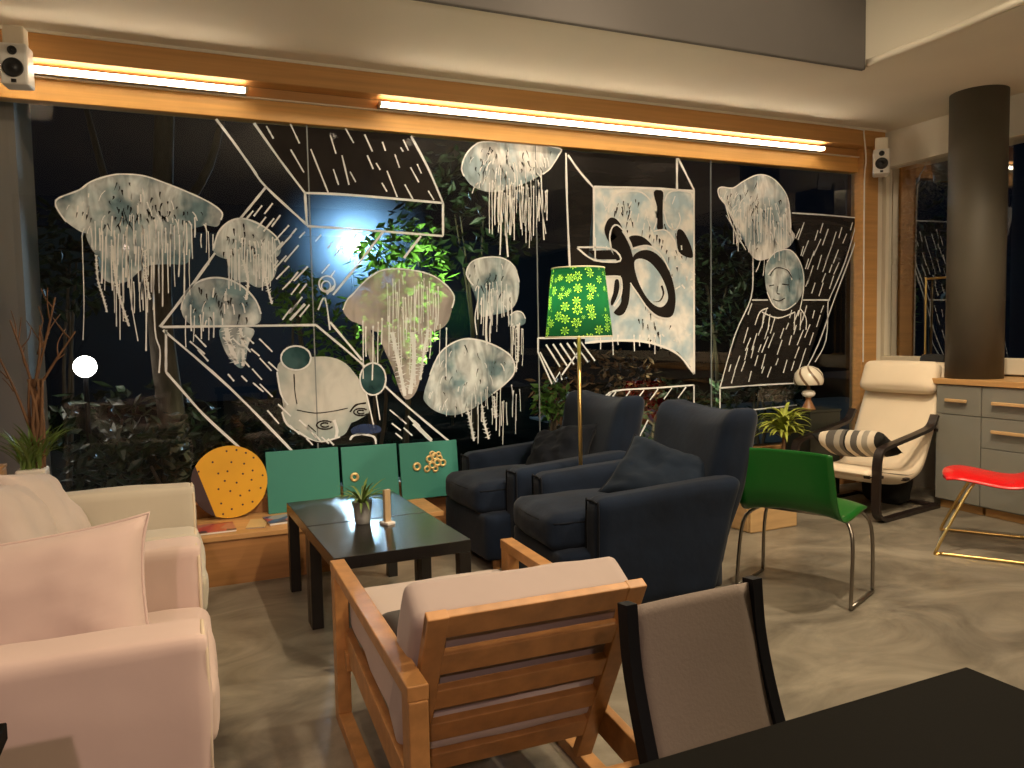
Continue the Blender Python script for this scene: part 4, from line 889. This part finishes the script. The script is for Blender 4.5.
# ================================================================ ivory bentwood armchair
pc = thing('bentwood_armchair', 'ivory cushioned armchair with a dark bentwood frame by the corner post', 'armchair', (4.42, 4.005, 0), R_(191))
for s in (-1, 1):
    y0, y1 = (s * .31 - .028, s * .31 + .028)
    b = B(); band(b, [(-.40, .012), (-.2, .014), (.1, .013), (.27, .014), (.345, .05), (.365, .12), (.362, .26), (.355, .40), (.325, .47), (.25, .495), (.10, .515), (-.18, .555), (-.30, .585), (-.36, .66)], y0, y1, .024); obj('side_frame', b, 'poang', pc, smooth=False)
for s in (-1, 1):
    b = B(); band(b, [(.40, .305), (.30, .318), (0, .268), (-.12, .256), (-.235, .29), (-.325, .42), (-.485, .72), (-.605, 1.0)], s * .262 - .02, s * .262 + .02, .022); obj('seat_frame', b, 'poang', pc)
for x, z in ((.30, .297), (-.02, .245), (-.40, .018), (-.42, .55)):
    b = B(); bar(b, (x, -.31, z), (x, .31, z), .05, .02); obj('cross_bar', b, 'poang', pc, bevel=.003)
def pad(path, hw, th, seg=16):
    P = catmull([V((p[0], p[1], p[2])) for p in path], 6); b = B(); top = []; bot = []
    for i, p in enumerate(P):
        d = P[min(i + 1, len(P) - 1)] - P[max(i - 1, 0)]; n = V((-d.y, d.x)); n = n.normalized()
        if n.y < 0 and i < len(P) * .3: n = -n
        n = V((d.y, -d.x)).normalized()
        ra, rb = [], []
        for j in range(seg + 1):
            u = 2 * j / seg - 1; e = (1 - abs(u) ** 6); k = p.z * (.5 + .5 * e)
            ra.append(b.verts.new((p.x + n.x * k, u * hw, p.y + n.y * k))); rb.append(b.verts.new((p.x, u * hw * .98, p.y)))
        top.append(ra); bot.append(rb)
    for i in range(len(P) - 1):
        for j in range(seg):
            b.faces.new((top[i][j], top[i][j + 1], top[i + 1][j + 1], top[i + 1][j])); b.faces.new((bot[i][j], bot[i + 1][j], bot[i + 1][j + 1], bot[i][j + 1]))
        for j in (0, seg): b.faces.new((top[i][j], top[i + 1][j], bot[i + 1][j], bot[i][j]))
    for i in (0, -1):
        for j in range(seg): b.faces.new((top[i][j], top[i][j + 1], bot[i][j + 1], bot[i][j]))
    return b
# path from the back top down to the seat front so that the stuffed side faces up and forward
b = pad([(-.575, 1.02, .0), (-.56, .99, .03), (-.44, .73, .075), (-.29, .43, .085), (-.215, .325, .10), (-.12, .29, .105), (0, .298, .105), (.28, .348, .10), (.39, .345, .07), (.42, .325, .02)], .285, .09); obj('seat_pad', b, 'poang_cloth', pc, smooth=True)
b = softbox(.115, .565, .235, .05, 12, puff=(.015, 0, .005), wrinkle=.003, seed=2); xf(b, Matrix.Translation((-.455, 0, .915)) @ Matrix.Rotation(R_(-24), 4, 'Y')); obj('headrest', b, 'poang_cloth', pc, smooth=True)
# striped cushion across the seat
def stripe_mat():
    m = bpy.data.materials.new('striped_cloth'); m.use_nodes = True; nt = m.node_tree; bs = nt.nodes['Principled BSDF']; bs.inputs['Roughness'].default_value = .9
    tc = _n(nt, 'ShaderNodeTexCoord'); sp = _n(nt, 'ShaderNodeSeparateXYZ'); nt.links.new(tc.outputs['Object'], sp.inputs[0]); mr = _n(nt, 'ShaderNodeMapRange'); mr.inputs[1].default_value = -.27; mr.inputs[2].default_value = .27; nt.links.new(sp.outputs[0], mr.inputs[0])
    cr = _n(nt, 'ShaderNodeValToRGB'); cr.color_ramp.interpolation = 'CONSTANT'; K, G, Wt, Lg = (.012, .011, .010), (.11, .10, .09), (.66, .58, .46), (.33, .30, .25)
    seq = [(0, K), (.13, Wt), (.22, Lg), (.30, Wt), (.36, G), (.45, Wt), (.52, K), (.55, G), (.60, Lg), (.68, G), (.80, Wt), (.90, K)]
    for i, (p, c) in enumerate(seq):
        e = cr.color_ramp.elements[i] if i < 2 else cr.color_ramp.elements.new(p); e.position = p; e.color = (*c, 1)
    nt.links.new(mr.outputs[0], cr.inputs[0]); nt.links.new(cr.outputs[0], bs.inputs[0]); return m
cushion('striped_cushion', 'striped grey, black and cream bolster cushion lying on the ivory armchair', .54, .24, .15, stripe_mat(), (4.30, 3.965, .475), (R_(-58), R_(4), R_(101)), 11, wr=.008)

bg = thing('black_bag', 'black bag standing on the floor behind the ivory armchair', 'bag', (4.70, 4.06, 0), R_(10))
b = softbox(.16, .34, .30, .06, 10, puff=(.02, .01, .02), wrinkle=.02, seed=6); xf(b, Matrix.Translation((0, 0, .155))); obj('body', b, 'black_bag', bg, smooth=True)
b = B(); tube(b, [(0, -.09, .29), (0, -.07, .40), (0, .07, .40), (0, .09, .29)], .01, 6); obj('carry_strap', b, 'black_bag', bg)
bg = thing('black_jacket', 'black jacket hanging over the back corner of the ivory armchair', 'jacket', (5.075, 3.975, .66), R_(12))
b = softbox(.09, .20, .42, .04, 12, wrinkle=.02, seed=3); xf(b, Matrix.Translation((0, 0, .21))); obj('body', b, 'black_bag', bg, smooth=True)

# ================================================================ plant crate, table lamp, dark box, odd pieces
cr_ = thing('wooden_crate', 'pale wooden planter box on the floor behind the green chair', 'planter', (3.43, 3.98, 0), R_(3))
b = B(); box(b, -.20, .20, -.17, -.15, 0, .42); box(b, -.20, .20, .15, .17, 0, .42); box(b, -.20, -.18, -.15, .15, 0, .42); box(b, .18, .20, -.15, .15, 0, .42); box(b, -.18, .18, -.15, .15, 0, .02); obj('box', b, 'oak_light', cr_, bevel=.012)
b = B(); box(b, -.179, .179, -.149, .149, .30, .33); obj('soil', b, 'soil', cr_)
dp = thing('dracaena_plant', 'yellow green leafy plant in front of the mushroom shaped table lamp', 'plant', (4.03, 4.38, .0))
b = B(); lathe(b, [(.08, 0), (.10, .26), (.105, .27), (.095, .27), (.09, .25), (.001, .25)], 24, cap=False); obj('pot', b, 'oak', dp)
b = B(); rod(b, (0, 0, .24), (.01, .0, .58), .012, 8); obj('stem', b, 'twig', dp)
b = B(); rn = random.Random(17)
for k in range(84):
    a = rn.uniform(0, 2 * pi); z = rn.uniform(.46, .62); leaf_blade(b, (.01, 0, z), (math.cos(a), math.sin(a), 0), rn.uniform(.17, .28), .028, rn.uniform(.6, 1.15), 7, up0=rn.uniform(.9, 3.2))
obj('leaves', b, 'leaf_yellow', dp, smooth=True)
xb = thing('black_box', 'squat black box under the mushroom shaped table lamp', 'box', (4.42, 4.50, 0))
obj('carcass', bx(-.15, .15, -.14, .14, 0, .655), 'dark_box', xb, bevel=.006); obj('lid', bx(-.155, .155, -.145, .145, .655, .672), 'dark_box', xb, bevel=.003)
tl = thing('table_lamp', 'small table lamp with a swirled white mushroom shade on the black box', 'lamp', (4.33, 4.44, .672))
b = B(); lathe(b, [(.055, 0), (.05, .012), (.030, .05), (.018, .075), (.020, .09), (.024, .095)], 24); obj('base', b, 'lamp_brown', tl, smooth=True)
b = B(); lathe(b, [(.018, .092), (.040, .102), (.050, .122), (.040, .142), (.018, .15)], 24); obj('knob', b, 'white', tl, smooth=True)
b = B(); rod(b, (0, 0, .145), (0, 0, .20), .012); obj('neck', b, 'lamp_brown', tl)
def swirl_mat():
    m = bpy.data.materials.new('swirled_glass'); m.use_nodes = True; nt = m.node_tree; bs = nt.nodes['Principled BSDF']; bs.inputs['Roughness'].default_value = .3
    tc = _n(nt, 'ShaderNodeTexCoord'); sp = _n(nt, 'ShaderNodeSeparateXYZ'); nt.links.new(tc.outputs['Object'], sp.inputs[0]); at = _n(nt, 'ShaderNodeMath', operation='ARCTAN2'); nt.links.new(sp.outputs[1], at.inputs[0]); nt.links.new(sp.outputs[0], at.inputs[1])
    m7 = _n(nt, 'ShaderNodeMath', operation='MULTIPLY'); m7.inputs[1].default_value = 7; nt.links.new(at.outputs[0], m7.inputs[0]); mz = _n(nt, 'ShaderNodeMath', operation='MULTIPLY_ADD'); mz.inputs[1].default_value = 48; nt.links.new(sp.outputs[2], mz.inputs[0]); nt.links.new(m7.outputs[0], mz.inputs[2])
    sn = _n(nt, 'ShaderNodeMath', operation='SINE'); nt.links.new(mz.outputs[0], sn.inputs[0]); sh_ = _n(nt, 'ShaderNodeMath', operation='MULTIPLY_ADD'); sh_.inputs[1].default_value = .5; sh_.inputs[2].default_value = .5; nt.links.new(sn.outputs[0], sh_.inputs[0]); cr = _n(nt, 'ShaderNodeValToRGB'); cr.color_ramp.elements[0].position = .06; cr.color_ramp.elements[1].position = .20; cr.color_ramp.elements[0].color = (.16, .10, .06, 1); cr.color_ramp.elements[1].color = (.74, .68, .56, 1)
    nt.links.new(sh_.outputs[0], cr.inputs[0]); nt.links.new(cr.outputs[0], bs.inputs[0]); return m
b = B(); lathe(b, [(.098, .19), (.106, .205), (.108, .235), (.098, .275), (.070, .31), (.03, .328), (.001, .332)], 40, cap=False); lathe(b, [(.098, .19), (.02, .196)], 40, cap=False); obj('lamp_shade', b, swirl_mat(), tl, smooth=True)
rb = thing('red_board', 'red lacquered board leaning behind the two navy armchairs', 'board', (2.87, 4.60, .0)); rb.rotation_euler = (-.10, 0, 0)
b = B(); f = [(-.32, .0), (.32, .0), (.32, .44), (-.32, .60)]
fa = [b.verts.new((x, -.012, z)) for x, z in f]; fb = [b.verts.new((x, .012, z)) for x, z in f]; b.faces.new(fa); b.faces.new(fb[::-1])
for k in range(4): b.faces.new((fa[k], fa[(k + 1) % 4], fb[(k + 1) % 4], fb[k]))
obj('panel', b, 'red_board', rb, bevel=.003)
br = thing('bent_brass_rod', 'thin bent brass rod rising from the window sill beside the dark column', 'rod', (5.372, 4.285, 1.045))
b = B(); tube(b, [(0, 0, 0), (0, 0, .30), (0, .0, .595), (.0, -.012, .607), (0, -.20, .607)], .008, 8, n=4); obj('rod', b, 'brass', br, smooth=True); b = B(); lathe(b, [(.026, 0), (.022, .014), (.008, .018)], 16); obj('foot', b, 'brass', br)
# dry branches in a pot with grassy leaves
pt = thing('potted_grass', 'white pot of grassy leaves with tall dry branches at the bench end', 'potted plant', (-.70, 4.40, BZ))
b = B(); box(b, -.065, .065, -.065, .065, 0, .40); obj('pot', b, 'pot', pt, bevel=.01)
b = B(); rn = random.Random(21)
for k in range(80):
    a = rn.uniform(0, 2 * pi); leaf_blade(b, (rn.uniform(-.045, .045), rn.uniform(-.045, .045), .39), (math.cos(a), math.sin(a), 0), rn.uniform(.18, .32), .013, rn.uniform(.2, .75), 6, up0=rn.uniform(1.6, 5))
obj('leaves', b, 'leaf_grass', pt, smooth=True)
b = B(); rn = random.Random(22)
for k in range(9): tube(b, [(rn.uniform(-.03, .05), rn.uniform(-.03, .03), .38), (rn.uniform(-.005, .06), rn.uniform(-.03, .03), .62), (rn.uniform(.0, .07), rn.uniform(-.03, .03), .84)], .012, 6, n=3, r1=.006)
def branch(p0, p1, r, depth):
    p0, p1 = V(p0), V(p1); mid = p0.lerp(p1, .5) + V((rn.uniform(-.02, .02), rn.uniform(-.02, .02), 0)); tube(b, [p0, mid, p1], r, 5, n=3, r1=r * .5)
    if depth:
        for k in range(4):
            q = p0.lerp(p1, rn.uniform(.3, .95)); branch(q, q + V((rn.uniform(-.07, .07), rn.uniform(-.05, .05), rn.uniform(.06, .16))), r * .5, depth - 1)
for p0, p1 in (((.03, 0, .80), (.14, 0, 1.24)), ((.02, .01, .80), (-.06, .02, 1.13)), ((.05, 0, .80), (.22, -.01, 1.07)), ((.0, 0, .6), (-.13, 0, 1.0)), ((.03, -.01, .8), (.07, -.02, 1.10))): branch(p0, p1, .008, 1)
obj('branches', b, 'twig', pt, smooth=True)
wbx = thing('wooden_box', 'orange wooden box beside the white pot at the bench end', 'box', (-.905, 4.30, BZ))
b = B(); box(b, -.04, .10, -.09, .09, 0, .42); obj('carcass', b, 'bench_top', wbx, bevel=.006); obj('lid', bx(-.043, .103, -.093, .093, .42, .435), 'bench_top', wbx, bevel=.003)

# ================================================================ garden beyond the glass
struct('ground', bx(-9, 16, 4.9, 26, -.30, -.05), 'soil')
struct('terrace', bx(5.0, 11.5, 4.95, 11.0, -.05, -.02), 'paving')
struct('wall_backdrop', bx(-12, 22, 18.0, 18.3, -.05, 3.6), 'backdrop_wall')  # wall put in as a backdrop to take the floodlight's blue glow
def G(px, py, Y):
    d = V((px - CX, py - CY, FPX)); t = Y / RY.dot(d); return V((RX.dot(d) * t, Y, EYE + RZ.dot(d) * t))
fd = thing('garden_floodlight', 'dazzling blue-white floodlight on a post in the dark garden', 'floodlight', (3.22, 15.5, .78))
b = B(); rod(b, (0, .06, -.83), (0, .06, 2.4), .03, 10); obj('post', b, 'black_metal', fd)
b = B(); box(b, -.17, .17, 0, .06, 2.20, 2.46); obj('housing', b, 'black_metal', fd, bevel=.01); obj('lens', bx(-.155, .155, -.006, 0, 2.215, 2.445), 'flood', fd)
gl = thing('garden_globe_lamp', 'round glowing globe lamp low in the garden behind the dry branches', 'lamp', (-.712, 7.0, -.05))
b = B(); rod(b, (0, 0, 0), (0, 0, 1.08), .02, 8); obj('post', b, 'black_metal', gl)
b = B(); bmesh.ops.create_uvsphere(b, u_segments=24, v_segments=16, radius=.085); obj('globe', b, 'globe', gl, smooth=True, loc=(0, 0, 1.14))
def bush(label, px, py, Y, r, n, size, m, seed, trunk=True, name='garden_shrub'):
    p = G(px, py, Y); t = thing(name, label, 'shrub', (p.x, Y, -.05)); b = B(); leaf_cloud(b, (0, 0, p.z + .05), r, n, size, seed); obj('foliage', b, m, t)
    b = B(); rn_ = random.Random(seed)
    for k in range(3): tube(b, [(rn_.uniform(-.05, .05), rn_.uniform(-.05, .05), -.02), (rn_.uniform(-.1, .1), 0, (p.z + .05) * .5), (rn_.uniform(-.3, .3) * r[0], 0, p.z + .05)], .025, 6, n=3, r1=.01)
    obj('stem', b, 'bark', t)
bush('bright yellow-green shrub just right of the floodlight', 402, 268, 8.6, (.55, .45, .55), 520, .15, 'leaf_lit', 1)
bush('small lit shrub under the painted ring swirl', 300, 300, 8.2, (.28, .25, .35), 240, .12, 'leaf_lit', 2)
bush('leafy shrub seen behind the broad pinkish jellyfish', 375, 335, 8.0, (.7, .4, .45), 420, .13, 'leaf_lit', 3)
bush('dark spreading shrub behind the bright white jellyfish by the pelmet', 470, 215, 10.2, (1.1, .5, 1.0), 520, .20, 'leaf_unlit', 4)
bush('dark shrub under the garden globe lamp', 125, 420, 7.2, (.75, .5, .30), 320, .15, 'leaf_unlit', 5)
bush('low dark shrub directly behind the beige armchairs', 165, 465, 5.8, (.62, .30, .28), 480, .12, 'leaf_unlit', 6)
bush('shrub of narrow leaves behind the yellow disc', 262, 440, 5.7, (.32, .28, .30), 300, .13, 'leaf_unlit', 7)
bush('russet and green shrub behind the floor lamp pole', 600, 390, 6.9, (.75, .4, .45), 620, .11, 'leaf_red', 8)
bush('green shrub behind the navy armchair backs', 660, 415, 6.2, (.7, .35, .35), 560, .10, 'leaf_unlit', 9)
bush('tall dark green shrub behind the joint of the far panes', 715, 285, 7.6, (.65, .45, .70), 640, .14, 'leaf_unlit', 10)
bush('low shrub behind the table lamp and plant', 760, 390, 6.6, (.6, .35, .30), 380, .11, 'leaf_unlit', 11)
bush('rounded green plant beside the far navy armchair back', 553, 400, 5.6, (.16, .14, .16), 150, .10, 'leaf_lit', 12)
bush('dark shrub outside the window over the drawer cabinets', 930, 230, 7.5, (.9, .6, .9), 420, .18, 'leaf_unlit', 13)
bush('dark shrub at the far left of the garden', 60, 262, 8.2, (.5, .35, .5), 320, .15, 'leaf_unlit', 14)
p = G(165, 330, 7.0); tr = thing('tree_trunk', 'brown tree trunk in the garden below the largest jellyfish', 'tree', (p.x, 7.0, -.05))
b = B(); tube(b, [(.05, 0, 0), (.02, 0, .7), (-.03, 0, 1.5), (.02, .05, 2.4), (.10, .05, 3.6)], .12, 12, n=5, r1=.07); obj('trunk', b, 'bark', tr, smooth=True)
b = B(); tube(b, [(.0, 0, 1.6), (-.3, 0, 2.3), (-.5, .1, 3.2)], .05, 8, r1=.02); tube(b, [(.02, .03, 2.2), (.4, .1, 2.8), (.6, .2, 3.6)], .05, 8, r1=.02); obj('branch', b, 'bark', tr, smooth=True)

# scattering ball added around the floodlight to imitate its lens bloom
hz = bpy.data.materials.new('glow_scatter'); hz.use_nodes = True; nt = hz.node_tree; nt.nodes.clear()
o_ = _n(nt, 'ShaderNodeOutputMaterial'); vs_ = _n(nt, 'ShaderNodeVolumeScatter'); vs_.inputs['Anisotropy'].default_value = .1; vs_.inputs['Color'].default_value = (.6, .8, 1, 1); nt.links.new(vs_.outputs[0], o_.inputs['Volume'])
tc_ = _n(nt, 'ShaderNodeTexCoord'); ln_ = _n(nt, 'ShaderNodeVectorMath', operation='LENGTH'); nt.links.new(tc_.outputs['Object'], ln_.inputs[0])
mr_ = _n(nt, 'ShaderNodeMapRange', interpolation_type='SMOOTHSTEP'); mr_.inputs[1].default_value = 0; mr_.inputs[2].default_value = 1.7; mr_.inputs[3].default_value = .16; mr_.inputs[4].default_value = 0; nt.links.new(ln_.outputs['Value'], mr_.inputs[0]); nt.links.new(mr_.outputs[0], vs_.inputs['Density'])
b = B(); bmesh.ops.create_icosphere(b, subdivisions=4, radius=2.0); hzo = obj('lamp_glow', b, hz, loc=(3.22, 15.35, 3.05)); prop(hzo, 'bluish glow added around the garden floodlight', 'lamp_glow', kind='stuff')

# things of one kind share a group
for base, g in {'jellyfish_painting': 'jellyfish painted on the window', 'box_painting': 'boxes painted on the window', 'scatter_cushion': 'cushions on the armchairs', 'strip_light': 'strip lights in the pelmet', 'wall_speaker': 'wall speakers', 'drawer_cabinet': 'drawer cabinets under the side window', 'slipcovered_armchair': 'beige armchairs', 'blue_armchair': 'navy armchairs', 'coffee_table': 'black coffee tables', 'teal_board': 'teal boards on the bench', 'magazine': 'magazines on the bench', 'garden_shrub': 'shrubs in the garden'}.items():
    for o in S.objects:
        if o.parent is None and o.name.split('.')[0] == base: o['group'] = g
